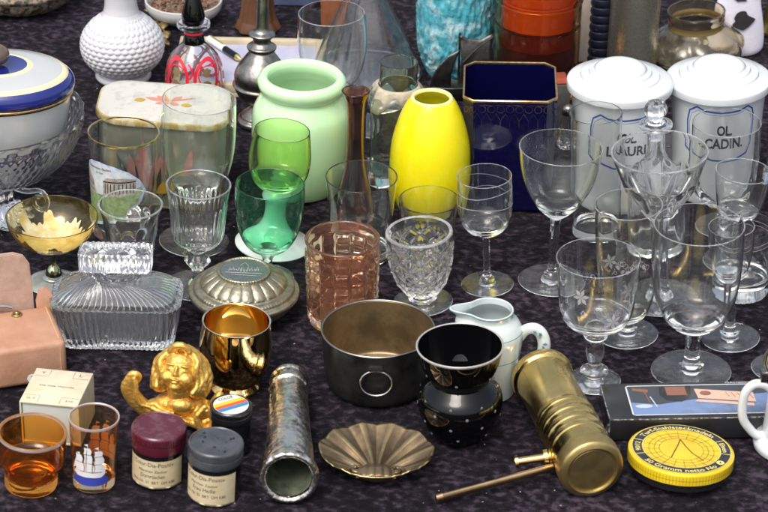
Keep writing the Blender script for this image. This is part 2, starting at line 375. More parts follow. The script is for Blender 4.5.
def red_bottle():
    p = P(195, 96); T = thing('perfume_bottle', 'bell shaped clear bottle painted with red loops, black teardrop stopper', 'perfume bottle', p)
    prof = [(0, 26)]+sm([(.5, 28), (12, 29.5), (26, 28.5), (40, 24), (50, 15), (56, 9.5), (66, 8.5)], 6)
    prof2 = prof+sm([(68, 9), (70, 15.5), (72, 16.5), (74, 15), (75, 12)], 3)
    lathe('body', [(0, 0)]+prof+shell_in(prof, 1.5, 3, 5), p, clear, T)
    lathe('collar', sm([(66.5, 9), (69, 15.5), (72, 16.5), (74, 15.5), (72.5, 9), (66.5, 9)], 4), p, clear, T)
    lathe('neck_band', [(54, 10.5), (54.5, 11), (61, 9.8), (62, 9.2)], p, blackg, T)
    lathe('stopper', [(68, 0), (68, 8)]+sm([(74, 10.5), (80, 11.5), (90, 9), (100, 5.5), (106, 3), (108, 0)], 6), p, blackg, T)
    red = M('red_enamel', (.66, .02, .04), .25, coat=.3); ring = []
    for a0 in (-3.0, -1.8, -.62, .55, 1.75, 2.9):
        c = [(a0*27+12*cos(q), 27+17*sin(q)) for q in [i*2*pi/40 for i in range(41)]]; ring.append(stroke(c, 3.4))
        c = [(a0*27+14+4*cos(q), 10+12*sin(q)) for q in [i*2*pi/30 for i in range(31)]]; ring.append(stroke(c, 2.2))
        ring.append(stroke([(a0*27+14+3*sin(q*.5), 28+q*1.9) for q in range(8)], 1.8))
        ring.append(stroke([(a0*27+13*cos(q)*(1-q/9), 30+9*sin(q)) for q in [i*.25 for i in range(20)]], 1.2))
    ring.append(stroke([(q, 3.5) for q in range(-88, 89, 3)], 3))
    decal('red_loops', join2(*ring), wrap(p, prof, .3), red, T)
    decal('gold_flower', join2(*[xf(poly([(4.5*cos(q)+1.2*sin(q*5), 4*sin(q)) for q in [i*.35 for i in range(18)]]), a*27, b) for a in (-1.8, -.62, .55, 1.75) for b in (22, 33)]), wrap(p, prof, .3), M('tarnished_gold_paint', (.30, .22, .10), .5, metal=.5), T)
    lathe('neck_line', [(63, 9.4), (64, 9.9), (65.5, 9.5)], p, red, T)
red_bottle()
def framed_tray():
    z = .012; q = [(186, 34), (312, 40), (330, 88), (166, 82)]
    m, wv, dv, a = rectfit(q, z); T = thing('shallow_tray', 'shallow cream wooden tray lined with lavender paper behind the red bottle', 'tray', m, rz=a)
    cream = M('cream_wood', (.62, .54, .36), .55, col2=(.48, .42, .28), vs=60); lav = M('lavender_paper', (.50, .50, .62), .7, col2=(.40, .41, .55), vs=40, bump=.4, bs=30, bdist=.003)
    b = .007
    box('base_board', (-wv/2, -dv/2, 0), (wv/2, dv/2, .004), cream, T, .0005)
    box('lining', (-wv/2+b, -dv/2+b, .0042), (wv/2-b, dv/2-b, .0075), lav, T, .0004)
    for nm, lo, hi in (('rail', (-wv/2, -dv/2, .0041), (-wv/2+b, dv/2, z)), ('rail', (wv/2-b, -dv/2, .0041), (wv/2, dv/2, z)), ('rail', (-wv/2+b, -dv/2, .0041), (wv/2-b, -dv/2+b, z)), ('rail', (-wv/2+b, dv/2-b, .0041), (wv/2-b, dv/2, z))):
        box(nm, lo, hi, cream, T, .0008)
    p = P(226, 52); pen = thing('pen', 'black and white pen with gold tip lying on lavender paper', 'pen', at(225, 49, .0115), rz=-.95)
    L = .027
    tube('barrel', [(-L, 0, 0), (.0, 0, 0)], .0032, white, pen); tube('grip', [(.0, 0, 0), (L*.75, 0, 0)], .0032, blackg, pen); tube('tip', [(L*.75, 0, 0), (L*.86, 0, 0), (L, 0, 0)], [.0031, .0026, .0008], goldrim, pen)
    box('clip', (-L*.9, -.0008, .003), (-L*.1, .0008, .0042), goldrim, pen)
framed_tray()
def candlestick():
    p = P(260, 122); T = thing('pewter_candlestick', 'tall pewter candlestick with bulbous ringed body left of the jade vase', 'candlestick', p, lean=(262, 90))
    lathe('base', [(0, 0)]+[(0, 22)]+sm([(1, 23.5), (4, 23), (6, 20), (8, 19), (11, 15), (15, 10), (18, 9)], 4), p, pewter, T)
    lathe('bulb', sm([(18, 9), (21, 14), (26, 21), (33, 25.5), (36, 26)], 4)+sm([(36.2, 27), (38, 28.2), (40, 27)], 3)+sm([(40.2, 26), (48, 26.5), (56, 23), (64, 17), (71, 11.5)], 5), p, pewter, T)
    lathe('neck', sm([(71, 11.5), (73, 14), (75.5, 14.5), (77, 12), (80, 9), (84, 9.5), (86, 12.5), (88, 13), (90, 9)], 4), p, pewter, T)
    lathe('stem', sm([(90, 9), (94, 6.6), (110, 6), (130, 6), (145, 8)], 4)+[(150, 14), (151, 14), (152, 0)], p, pewter, T)
candlestick()
def wooden_stand():
    p = P(258, 28); T = thing('wooden_stand', 'carved reddish brown wooden stand with flared foot behind pewter candlestick', 'stand', p)
    wd = M('reddish_wood', (.17, .075, .035), .5, col2=(.08, .03, .015), vs=30, stretch=(1, 1, .15))
    def md(th, h, r, i): return r*(1+.05*cos(8*th))
    lathe('foot', [(0, 0), (0, 20)]+sm([(1, 22), (4, 21), (10, 18)], 3), p, wd, T, mod=md)
    lathe('column', sm([(10, 18), (20, 16), (36, 15), (50, 18)], 4)+[(52, 0)], p, wd, T, mod=md)
wooden_stand()
def back_bits():
    p = P(300, 4); T = thing('folded_cloth', 'folded dark blue cloth lying at the top edge of the table', 'cloth', p)
    V = []; Fc = []; n = 26
    def ht(x, y): return max(0, (1-abs(x)**4)*(1-abs(y)**4))*(10+3*sin(x*7+y*3)+2*sin(y*9))
    for j in range(n):
        for i in range(n):
            x = -1+2*i/(n-1); y = -1+2*j/(n-1); V.append((x*34*p.s, (y*22+18)*p.s, ht(x, y)*p.v+.0003))
    for j in range(n-1):
        for i in range(n-1): Fc.append((j*n+i, j*n+i+1, (j+1)*n+i+1, (j+1)*n+i))
    Fc.append(tuple(range(n)))
    obj('folds', V, Fc, M('blue_denim', (.012, .022, .06), .8, sheen=.3, bump=.4, bs=300), T)
    p = P(331, 28); T = thing('terracotta_block', 'orange brown block seen through the wine glass and the conical flask', 'wooden block', p)
    wd = M('orange_brown_wood', (.34, .11, .035), .55, col2=(.22, .06, .02), vs=40)
    box('body', (-11*p.s, 0, 0), (12*p.s, 26*p.s, 52*p.v), wd, T, .0012)
    box('top_board', (-13*p.s, -1*p.s, 52.2*p.v), (14*p.s, 28*p.s, 56*p.v), wd, T, .001)
back_bits()
glassware('wine_glass', 'large clear wine glass rising behind the jade green vase', 'wine glass', 334, 128, clear, foot_(30, 4, 8), sm([(8, 4.1), (16, 3.4), (30, 3.6), (36, 5)], 4),
          sm([(36, 5), (39, 12), (46, 21), (58, 29), (76, 33.5), (95, 34), (113, 32.5)], 6), lean=(331.5, 113), group='drinking glasses on the velvet')
def flask():
    p = P(365, 74); T = thing('conical_flask', 'large clear conical glass flask behind the dark slender vase', 'flask', p, lean=(366, 60))
    o = [(0, 52)]+sm([(1, 56), (5, 57), (12, 53)], 4)+[(40, 39.5), (72, 23)]+sm([(80, 19), (90, 14), (100, 12), (122, 12)], 4)
    lathe('body', [(0, 0)]+o+shell_in(o, 1.6, 2.5, 5), p, clear, T)
    lathe('lip', sm([(119, 12.3), (122, 14.5), (125, 13.5), (124, 10.4), (120, 10.3)], 4), p, clear, T)
flask()
def turquoise():
    p = P(454, 74); T = thing('relief_vase', 'turquoise frosted glass vase with swirling relief at the back', 'vase', p)
    m = M('turquoise_relief_glass', (.09, .44, .54), .07, trans=.1, col2=(.55, .78, .82), vs=70, vpow=(.48, .66), bump=.9, bs=110, bdist=.003, coat=.5)
    nt = m.node_tree; n = nt.nodes; L = nt.links; b = n['Principled BSDF']
    o = sm([(0, 22), (4, 25), (14, 30), (30, 35.5), (60, 37.5), (90, 38), (104, 39)], 8)
    def md(th, h, r, i):
        sw = noise.noise(Vector((cos(th)*2.4+h*.03, sin(th)*2.4, h*.075)))
        lines = abs(sin(sw*9+h*.10+th*2)); sc = max(0, (22-h)/22)
        return r+2.6*lines**3+.8*sc*abs(sin(h*.6))*abs(sin(th*14+(int(h/5.2) % 2)*pi/2))
    lathe('body', [(0, 0)]+o, p, m, T, seg=220, mod=md, sharp=None)
    lathe('mouth', [(104, 39.5), (106, 39), (106.5, 37.5), (104, 36), (60, 34), (20, 27), (8, 0)], p, M('turquoise_glass_edge', (.12, .50, .58), .1, coat=.5), T)
turquoise()
def amber_jar():
    p = P(534, 92); T = thing('amber_jar', 'wide dark amber glass jar with glowing orange upper half', 'jar', p)
    gl = glass('brown_jar_glass', (.80, .42, .14), haze=.004)
    hot = M('orange_glow_band', (.98, .36, .02), .35, col2=(.80, .15, .008), vs=16, sss=.3); dk = M('dark_brown_glow_band', (.030, .010, .005), .4)  # bands added inside the jar paint the glow of light from behind
    o = [(0, 38)]+sm([(1, 40), (5, 42), (30, 42.5), (68, 42.5), (70, 41.6), (73, 41.6), (75, 42.5), (92, 42.5), (93.5, 43.6), (96, 43.6), (97.5, 42.5), (122, 42.5)], 3)
    lathe('body', [(0, 0)]+o+shell_in(o, 3.5, 5, 6), p, gl, T)
    lathe('dark_glow_band', [(6, 0), (6, 34), (22, 36), (34, 36), (34.1, 0)], p, dk, T)
    lathe('brown_glow_band', [(34.5, 0), (34.5, 36), (52, 36), (52.1, 0)], p, M('brown_layer', (.10, .022, .004), .35, col2=(.045, .012, .004), vs=30), T)
    lathe('red_brown_glow_band', [(52.5, 0), (52.5, 36), (70, 36), (70.2, 0)], p, M('red_brown_layer', (.26, .05, .006), .35, col2=(.12, .025, .005), vs=30), T)
    lathe('orange_glow_band', [(70.5, 0), (70.6, 35), (78, 36), (93, 36), (94, 33), (96, 36), (120, 36), (121, 0)], p, hot, T)
amber_jar()
def ship():
    p = P(458, 98); T = thing('pewter_ship', 'dark pewter ship with curved sails behind the yellow vase', 'ornament', p, rz=.15)
    def curved(name, pts, bulge, y0):
        V, Fc = poly(pts)
        def fn(u, v): return Vector((u*p.s, (y0-bulge*sin(max(0, min(1, (v-8)/50))*pi))*p.s, v*p.v))
        o = decal(name, (V, Fc), fn, darkpew, T, 4); md = o.modifiers.new('thickness', 'SOLIDIFY'); md.thickness = 1.3*p.s
    curved('mainsail', [(0, 16), (1, 40), (0, 62), (10, 58), (20, 57), (33, 62), (31, 48), (31, 30), (34, 16), (18, 13)], 7, 2)
    curved('jib', [(-30, 12), (-29, 24), (-22, 36), (-12, 45), (0, 50), (-6, 38), (-9, 26), (-8, 12)], 6, 0)
    lathe('hull', [(0, 0), (0, 14)]+sm([(3, 20), (8, 26), (13, 29), (14, 28)], 4)+[(13, 24), (12, 0)], p, darkpew, T, sy=.35)
    tube('yard', [(x*p.s, -7*p.s, z*p.v) for x, z in ((2, 38), (14, 50), (32, 63))], 1.0*p.s, darkpew, T, 8)
    tube('mast', [(0, 2*p.s, 10*p.v), (0, 2*p.s, 64*p.v)], 1.2*p.s, darkpew, T, 8)
ship()
def square_bottle():
    p = P(396, 176); T = thing('square_bottle', 'square clear bottle with wide neck and torn paper label behind yellow vase', 'bottle', p, rz=.12)
    def sq(k):
        def md(th, h, r, i):
            t = max(0, min(1, k(h))); c = max(abs(cos(th)), abs(sin(th))); return r*((1-t)+t*min(1/c, 1.24))
        return md
    k = lambda h: 1 if h < 80 else max(0, 1-(h-80)/8)
    o = [(0, 26)]+sm([(1, 28), (6, 29), (40, 29), (74, 29), (80, 28), (85, 24), (88, 19.5), (90, 18.8)], 6)+[(112, 18.8)]
    kk = sq(k)
    lathe('body', [(0, 0)]+o+shell_in(o, 1.8, 5, 8), p, glass('bottle_glass', (.90, .955, .86)), T, seg=96, mod=kk)
    rg = [(24+5*sin(a*3.1)+3*sin(a*7)) for a in [i*2*pi/90 for i in range(90)]]
    V = []; Fc = []
    for j in range(6):
        for i in range(90):
            a = 2*pi*i/90; f = j/5; out = 19+f*(6+2.5*sin(a*5+1)+1.6*sin(a*11)); hh = 91-f*f*(14+5*sin(a*5+1))
            c = max(abs(cos(a)), abs(sin(a))); kx = min(1/c, 1.24); t = f; rr = min(out, 28.6)*((1-t)+t*kx)+.5
            V.append((rr*cos(a)*p.s, rr*sin(a)*p.s, hh*p.v))
    for j in range(5):
        for i in range(90): Fc.append((j*90+i, j*90+(i+1) % 90, (j+1)*90+(i+1) % 90, (j+1)*90+i))
    o_ = obj('paper_label', V, Fc, M('torn_paper', (.52, .47, .37), .8, col2=(.32, .27, .20), vs=100, bump=.4, bs=120), T)
    o_.modifiers.new('thickness', 'SOLIDIFY').thickness = .0004
square_bottle()
def jade_vase():
    p = P(299, 187); T = thing('jade_vase', 'squat jade green milk glass vase with wide rolled rim', 'vase', p, lean=(302, 108))
    o = sm([(0, 35), (3, 38.5), (14, 43), (34, 47), (60, 48.5), (76, 47.5), (86, 43), (92, 39.5), (95, 39)], 6)
    lathe('body', [(0, 0), (0, 33)]+o, p, jade, T, seg=96)
    lathe('rim', sm([(95, 39), (98, 41.5), (103, 43.5), (107, 43), (110, 40), (110.5, 37), (109, 34), (105, 32.5)], 5)+[(98, 34), (90, 40), (60, 44), (20, 40), (6, 30), (5, 0)], p, jade, T, seg=96)
jade_vase()
def slender_vase():
    p = P(354, 226); T = thing('slender_vase', 'slender dark amethyst glass vase with flared lip between jade and yellow vases', 'vase', p)
    o = [(0, 18)]+sm([(1, 20), (10, 21), (26, 19), (44, 14), (66, 9.5), (95, 8.3), (120, 9.5), (128, 12), (132, 14)], 6)
    lathe('body', [(0, 0)]+o+shell_in(o, 2.0, 6, 7), p, purple, T)
slender_vase()
def yellow_vase():
    p = P(428.5, 209); T = thing('yellow_vase', 'bright lemon yellow egg shaped glass vase', 'vase', p)
    o = [(0, 27)]+sm([(0.6, 29), (12, 34.5), (30, 38.8), (48, 40), (68, 38.2), (88, 32.5), (100, 27), (106, 23.5), (109.5, 20.7)], 7)
    lathe('body', [(0, 0)]+o, p, yellow, T, seg=96)
    lathe('rim', sm([(109.5, 20.9), (111, 19.6), (110.6, 17.6), (108.5, 16.8)], 3), p, yrim, T)
    lathe('inner_wall', [(108.5, 16.8)]+sm([(104, 20), (92, 28), (60, 35), (20, 31), (5, 0)], 5), p, M('yellow_inner_wall', (.90, .84, .03), .3, sss=.3), T)
yellow_vase()
def cobalt_vase():
    p = P(507, 192); T = thing('cobalt_vase', 'square cobalt blue porcelain vase with gilded lacy rim', 'vase', p, rz=-.03, lean=(510, 105))
    def oct_(wd, ch):
        a = wd/2; c = ch; return [(a-c, -a), (a, -a+c), (a, a-c), (a-c, a), (-a+c, a), (-a, a-c), (-a, -a+c), (-a+c, -a)]
    def ring(wd, ch, h): return [(x*p.s, y*p.s, h*p.v) for x, y in oct_(wd, ch)]
    def loft(name, rs, mat, capb=False):
        V = []; Fc = []
        for r in rs: V += r
        for j in range(len(rs)-1):
            for i in range(8): Fc.append((j*8+i, j*8+(i+1) % 8, (j+1)*8+(i+1) % 8, (j+1)*8+i))
        if capb: Fc.append(tuple(reversed(range(8))))
        return Fc, V, name, mat
    Fc, V, nm, mt = loft('body', [ring(80, 9, 0), ring(83, 9, 2), ring(86, 9, 30), ring(89, 9.5, 80), ring(91, 10, 108)], cobalt, True)
    o = obj('body', V, Fc, cobalt, T, smooth=False)
    rs = [ring(88, 9.5, 108), ring(82, 9, 40), ring(78, 9, 8)]; V = [v for r in rs for v in r]; Fc = [(j*8+(i+1) % 8, j*8+i, (j+1)*8+i, (j+1)*8+(i+1) % 8) for j in range(2) for i in range(8)]+[tuple(range(16, 24))]
    obj('inner_wall', V, Fc, cobalt, T, smooth=False)
    rs = [ring(91.3, 10, 107.2), ring(91.5, 10, 108.8), ring(90, 9.8, 109.6), ring(87.8, 9.5, 109), ring(87.6, 9.5, 107.5)]; V = [v for r in rs for v in r]
    obj('gilded_rim', V, [(j*8+i, j*8+(i+1) % 8, (j+1)*8+(i+1) % 8, (j+1)*8+i) for j in range(4) for i in range(8)], gilt, T)
    faint = M('worn_gilt_on_blue', (.012, .010, .040), .3, metal=.2, col2=(.12, .08, .07), vs=150, vpow=(.48, .68))
    sh = []
    for i in range(9):
        cx = -36+i*9
        sh.append(stroke([(cx+3.6*cos(q), 101+3.2*sin(q)) for q in [k*pi/8 for k in range(17)]], .7))
        sh.append(stroke([(cx-4.5, 97), (cx-2, 93), (cx, 90), (cx+2, 93), (cx+4.5, 97)], .6)); sh.append(stroke([(cx, 90), (cx, 84)], .5))
    sh.append(stroke([(-41, 105), (41, 105)], .8)); sh.append(stroke([(-34, 88), (-34, 20)], .4)); sh.append(stroke([(34, 88), (34, 20)], .4))
    def hw(v): return rad([(0, 41.5), (30, 43), (80, 44.5), (108, 45.5)], v)
    decal('gilt_lace', join2(*sh), lambda u, v: Vector((u*p.s, (-hw(v)-.25)*p.s, v*p.v)), faint, T, 8)
    decal('gilt_lace', join2(*sh), lambda u, v: Vector(((hw(v)+.25)*p.s, u*p.s, v*p.v)), faint, T, 8)
    tr = [stroke([(-5+2.6*cos(q), 101+2.6*sin(q)) for q in [k*pi/6 for k in range(13)]], 1), stroke([(-1, 98), (0, 103), (3, 103)], 1)]
    decal('gilt_corner', join2(*tr), lambda u, v: Vector(((-hw(v)+6.5+u*.7)*p.s, (-hw(v)-.5)*p.s, v*p.v)), gilt, T, 8)
cobalt_vase()
def small_dark_box():
    p = P(556, 132); T = thing('trinket_box', 'small dark grey box with worn red top behind the cobalt vase', 'box', p, rz=.1)
    box('body', (-12*p.s, -4*p.s, 0), (12*p.s, 26*p.s, 48*p.v), M('dark_grey_lacquer', (.05, .05, .05), .25, col2=(.10, .09, .08), vs=60), T, .0015)
    box('top_panel', (-10*p.s, -2*p.s, 48.1*p.v), (10*p.s, 24*p.s, 50*p.v), M('worn_red_lacquer', (.45, .07, .03), .4, col2=(.16, .05, .04), vs=90), T, .0008)
    p = P(566, 146); T = thing('cut_glass_shaker', 'small cut glass salt shaker between cobalt vase and left apothecary jar', 'shaker', p)
    o = sm([(0, 8), (3, 9), (14, 8.5), (26, 6), (32, 5.5)], 4)
    lathe('body', [(0, 0)]+o+shell_in(o, 1.4, 3, 4), p, crystal, T, seg=32, mod=lambda th, h, r, i: r*(1+.06*cos(8*th)))
    lathe('cap', sm([(32, 6), (36, 6.4), (40, 4.5), (42, 0)], 4), p, pewter, T)
small_dark_box()
def mottled_cylinder():
    p = P(631, 66); T = thing('mottled_cylinder', 'tall mottled silver cylinder beside the dark ribbed candle', 'vase', p)
    m = M('mottled_silver', (.66, .63, .52), .30, metal=.92, col2=(.30, .28, .22), vs=520, vpow=(.40, .66), rough2=.5, bump=.25, bs=420, bdist=.001)
    lathe('body', [(0, 0), (0, 24)]+sm([(1, 25), (50, 24.6), (108, 25)], 6), p, m, T)
    lathe('rim', sm([(108, 25), (110, 26.4), (112, 25.5), (111, 23)], 3)+[(60, 23), (4, 0)], p, m, T)
    p = P(598, 60); T = thing('ribbed_candle', 'dark blue black ribbed pillar candle between amber jar and mottled cylinder', 'candle', p)
    wx = M('dark_blue_wax', (.012, .014, .030), .3, coat=.3)
    pts = [(0, 0), (0, 12)]
    for k in range(14): pts += [(k*8+.8, 12.2), (k*8+4, 13), (k*8+7, 12.2), (k*8+7.6, 11.3)]
    lathe('body', pts+[(113, 10), (113.5, 0)], p, wx, T)
    tube('wick', [(0, 0, 113*p.v), (.0003, 0, 118*p.v)], .0007, ink, T, 8)
    p = P(581, 62); T = thing('pale_plank', 'pale weathered board standing behind the dark ribbed candle', 'board', p)
    box('body', (-7*p.s, 0, 0), (9*p.s, 4*p.s, 70*p.v), M('pale_board', (.52, .46, .40), .6, col2=(.28, .2, .15), vs=30, stretch=(1, 1, .2)), T, .001)
mottled_cylinder()
def amber_pot():
    p = P(696, 62); T = thing('swirled_pot', 'smoky amber glass pot with swirled lobes and wide collar behind jars', 'pot', p, lean=(691, 48))
    o = [(0, 26)]+sm([(1, 30), (8, 40), (18, 44), (26, 41), (33, 33), (36, 27)], 5)
    up = sm([(36, 27), (39, 26), (43, 27.5), (49, 29), (51, 28.8)], 4)
    lathe('body', [(0, 0)]+o+up+shell_in(o+up, 2, 3, 6), p, smoky, T, seg=120, mod=lambda th, h, r, i: r*(1+.11*abs(sin(4.5*th+h*.07))**.7*max(0, min(1, (38-h)/14)))+0*h)
    lathe('collar_band', [(36.5, 27.6), (39, 27), (42.5, 28.2)], p, M('amber_collar', (.35, .26, .10), .2, metal=.5, coat=.4), T)
amber_pot()
def cow_bag():
    p = P(735, 52); T = thing('cow_print_pouch', 'white pouch with black cow spots at the top right', 'pouch', p, rz=.1)
    m = M('white_plush', (.72, .70, .80), .8, sheen=.5, bump=.3, bs=400, bdist=.001)
    o = sm([(0, 24), (5, 27), (20, 26), (50, 22), (78, 16), (92, 8), (96, 0)], 6)
    lathe('body', [(0, 0)]+o, p, m, T, sy=.42, mod=lambda th, h, r, i: r*(1+.04*sin(3*th+h*.1)))
    rnd = random.Random(5); sh = []
    for cx, cy_, rr in ((2, 36, 9), (-1, 58, 6), (14, 20, 0), (-16, 70, 5), (16, 62, 5)):
        if rr: sh.append(poly([(cx+rr*(1.2+.35*sin(3*a+cx)+.15*sin(5*a))*cos(a), cy_+rr*(.8+.25*sin(2*a+cy_))*sin(a)) for a in [i*2*pi/28 for i in range(28)]]))
    def fn(u, v):
        R = rad(o, v)+.7; a = u/max(R, 4)
        return Vector((R*1.02*sin(a)*p.s, -R*.42*1.08*cos(a)*p.s-.0004, v*p.v))
    decal('black_spots', join2(*sh), fn, M('black_plush', (.02, .02, .022), .8), T)
    p = P(775, 32); T = thing('brass_bell', 'brass bell cut off at the top right edge', 'bell', p)
    br = M('aged_brass', (.62, .46, .18), .28, metal=1, col2=(.35, .25, .08), vs=60)
    lathe('body', [(0, 14), (1, 17)]+sm([(3, 17), (12, 14), (26, 11), (34, 7), (37, 3), (40, 2.5)], 5), p, br, T)
    lathe('handle', sm([(40, 2.5), (46, 3.4), (56, 4), (62, 0)], 5), p, br, T)
cow_bag()
def pharmacy(bx, by, H, word, label, lean, rot, name='apothecary_jar'):
    p = P(bx, by); T = thing(name, label, 'apothecary jar', p, 'white porcelain apothecary jars', lean=lean)
    o = sm([(0, 39.5), (3, 41), (20, 41.5), (60, 43.5), (H-4, 46), (H, 46)], 5)
    body = lathe('body', [(0, 0), (0, 38)]+o, p, porc, T, seg=96)
    lid = [(H, 46), (H+.2, 50.5)]+sm([(H+1, 51.8), (H+4, 52), (H+7.5, 51.5), (H+9, 49)], 4)+sm([(H+10, 44), (H+11.5, 39)], 3)+sm([(H+13.2, 38), (H+15, 31)], 3)+sm([(H+16.5, 30), (H+17.5, 26), (H+20, 24), (H+22, 19), (H+22.8, 8), (H+23, 0)], 4)
    lathe('lid', lid, p, porc, T, seg=96)
    blue = M('cobalt_line', (.03, .09, .36), .25, coat=.4)
    fr = [(-30, 68), (-28, 78), (-21, 83), (-14, 80), (0, 79), (16, 80), (24, 83), (29, 79), (32, 68), (31, 45), (26, 36), (12, 32), (-6, 32), (-22, 37), (-29, 42)]
    d = 15
    fr = [(x*1.14, y+d) for x, y in fr]
    decal('blue_frame', join2(stroke(fr, 1.7, True), stroke([(x*.93, (y-55)*.93+55) for x, y in fr], .4, True)), wrap(p, o, .22, rot), blue, body, 3)
    decal('lettering', join2(xf(text2('OL.', 15, 9.5, .032), 4, 57+d), xf(text2(word, 39, 9.5, .032), 4, 44+d)), wrap(p, o, .22, rot), ink, body, 3)
pharmacy(613, 196, 107, 'LAURI', 'white lidded apothecary jar lettered OL. LAURI', (619.5, 107), .06)
pharmacy(714, 188, 102, 'CADIN.', 'white lidded apothecary jar lettered OL. CADIN.', (718.5, 102), -.04)
def compote():
    p = P(-4, 216); T = thing('crystal_compote', 'big cut crystal compote on scrolled pedestal holding the blue striped tureen', 'compote', p)
    lathe('pedestal', [(0, 0), (0, 33)]+sm([(1, 35), (3, 34), (6, 26), (12, 19), (20, 17), (30, 18), (36, 22), (40, 26)], 5), p, crystal, T, seg=120, mod=lambda th, h, r, i: r*(1+.08*cos(12*th)))
    o = sm([(40, 26), (43, 40), (49, 56), (60, 72), (76, 84), (92, 90), (103, 92)], 9)
    def md(th, h, r, i):
        if i >= len(o): return r
        a = abs(sin(34*th+h*.22)); b = abs(sin(34*th-h*.22)); k = .9*(a*b)
        return r+(1.6*k if 50 < h < 96 else 0)+(1.2*cos(24*th) if h > 98 else 0)
    lathe('bowl', o+shell_in(o, 2.8, 45, 10), p, crystal, T, seg=300, mod=md, sharp=None)
    for a in (-.35, .9, 2.1, 3.4, 4.6):
        pts = []
        for k in range(34):
            t = k/33
            if t < .55: q = t/.55; x = 20+q*30; z = 34-6*sin(q*pi)*.5-q*3+4*q
            else:
                q = (t-.55)/.45; ang = pi/2-q*pi*2.1; rr = 11*(1-q*.62); x = 50+rr*cos(ang); z = 24+rr*sin(ang)
            pts.append((x*cos(a)*p.s, x*sin(a)*p.s, z*p.v))
        tube('scroll', pts, [(3.4-1.4*k/33)*p.s for k in range(34)], crystal, T, 14)
    # the striped tureen standing in it
    c = Vector(p.loc)
    T2 = thing('striped_tureen', 'grey and cobalt blue striped oval tureen with brown knob inside crystal compote', 'tureen', c+Vector((9*p.s, 0, 50*p.v)))
    grey = M('grey_glaze', (.46, .48, .49), .14, coat=.5, col2=(.52, .54, .54), vs=8); blu = M('royal_blue_glaze', (.014, .022, .19), .08, coat=.7); cr = M('cream_yellow_glaze', (.72, .68, .42), .2, coat=.3)
    sy = .78
    b = [(0, 0), (0, 38)]+sm([(2, 41), (14, 50), (30, 60), (50, 68), (72, 72)], 5)
    lathe('body', b, p, grey, T2, seg=96, sy=sy)
    lathe('blue_band', [(17.5, rad(b, 17.5)), (18, rad(b, 18)+.5), (26.5, rad(b, 26.5)+.5), (27, rad(b, 27))], p, blu, T2, seg=96, sy=sy)
    lathe('gold_line', sm([(73, 72), (74, 74), (75.5, 74), (76.5, 72)], 3), p, gilt, T2, seg=96, sy=sy)
    def strip(nm, pts, mt): lathe(nm, pts, p, mt, T2, seg=96, sy=sy)
    strip('lid', sm([(76.5, 72), (78, 75.3), (82, 76.4), (87, 74.5), (90.5, 70.5)], 4), blu)
    strip('cream_ring', sm([(90.5, 70.5), (92, 68.5), (93.3, 64.5)], 3), cr)
    strip('grey_ring', sm([(93.3, 64.5), (95.5, 54), (97, 42), (97.6, 37)], 4), grey)
    strip('cream_ring', sm([(97.6, 37), (98.1, 35), (98.2, 31)], 3), cr)
    strip('blue_centre', sm([(98.2, 31), (97.6, 22), (97.5, 12), (97.5, 0)], 3), blu)
    lathe('knob', [(97, 0), (97, 6)]+sm([(100, 6.5), (102, 12), (107, 14.5), (112, 13), (115.5, 7), (116, 0)], 5), p, M('brown_stoneware', (.12, .085, .065), .2, coat=.3), T2)
compote()
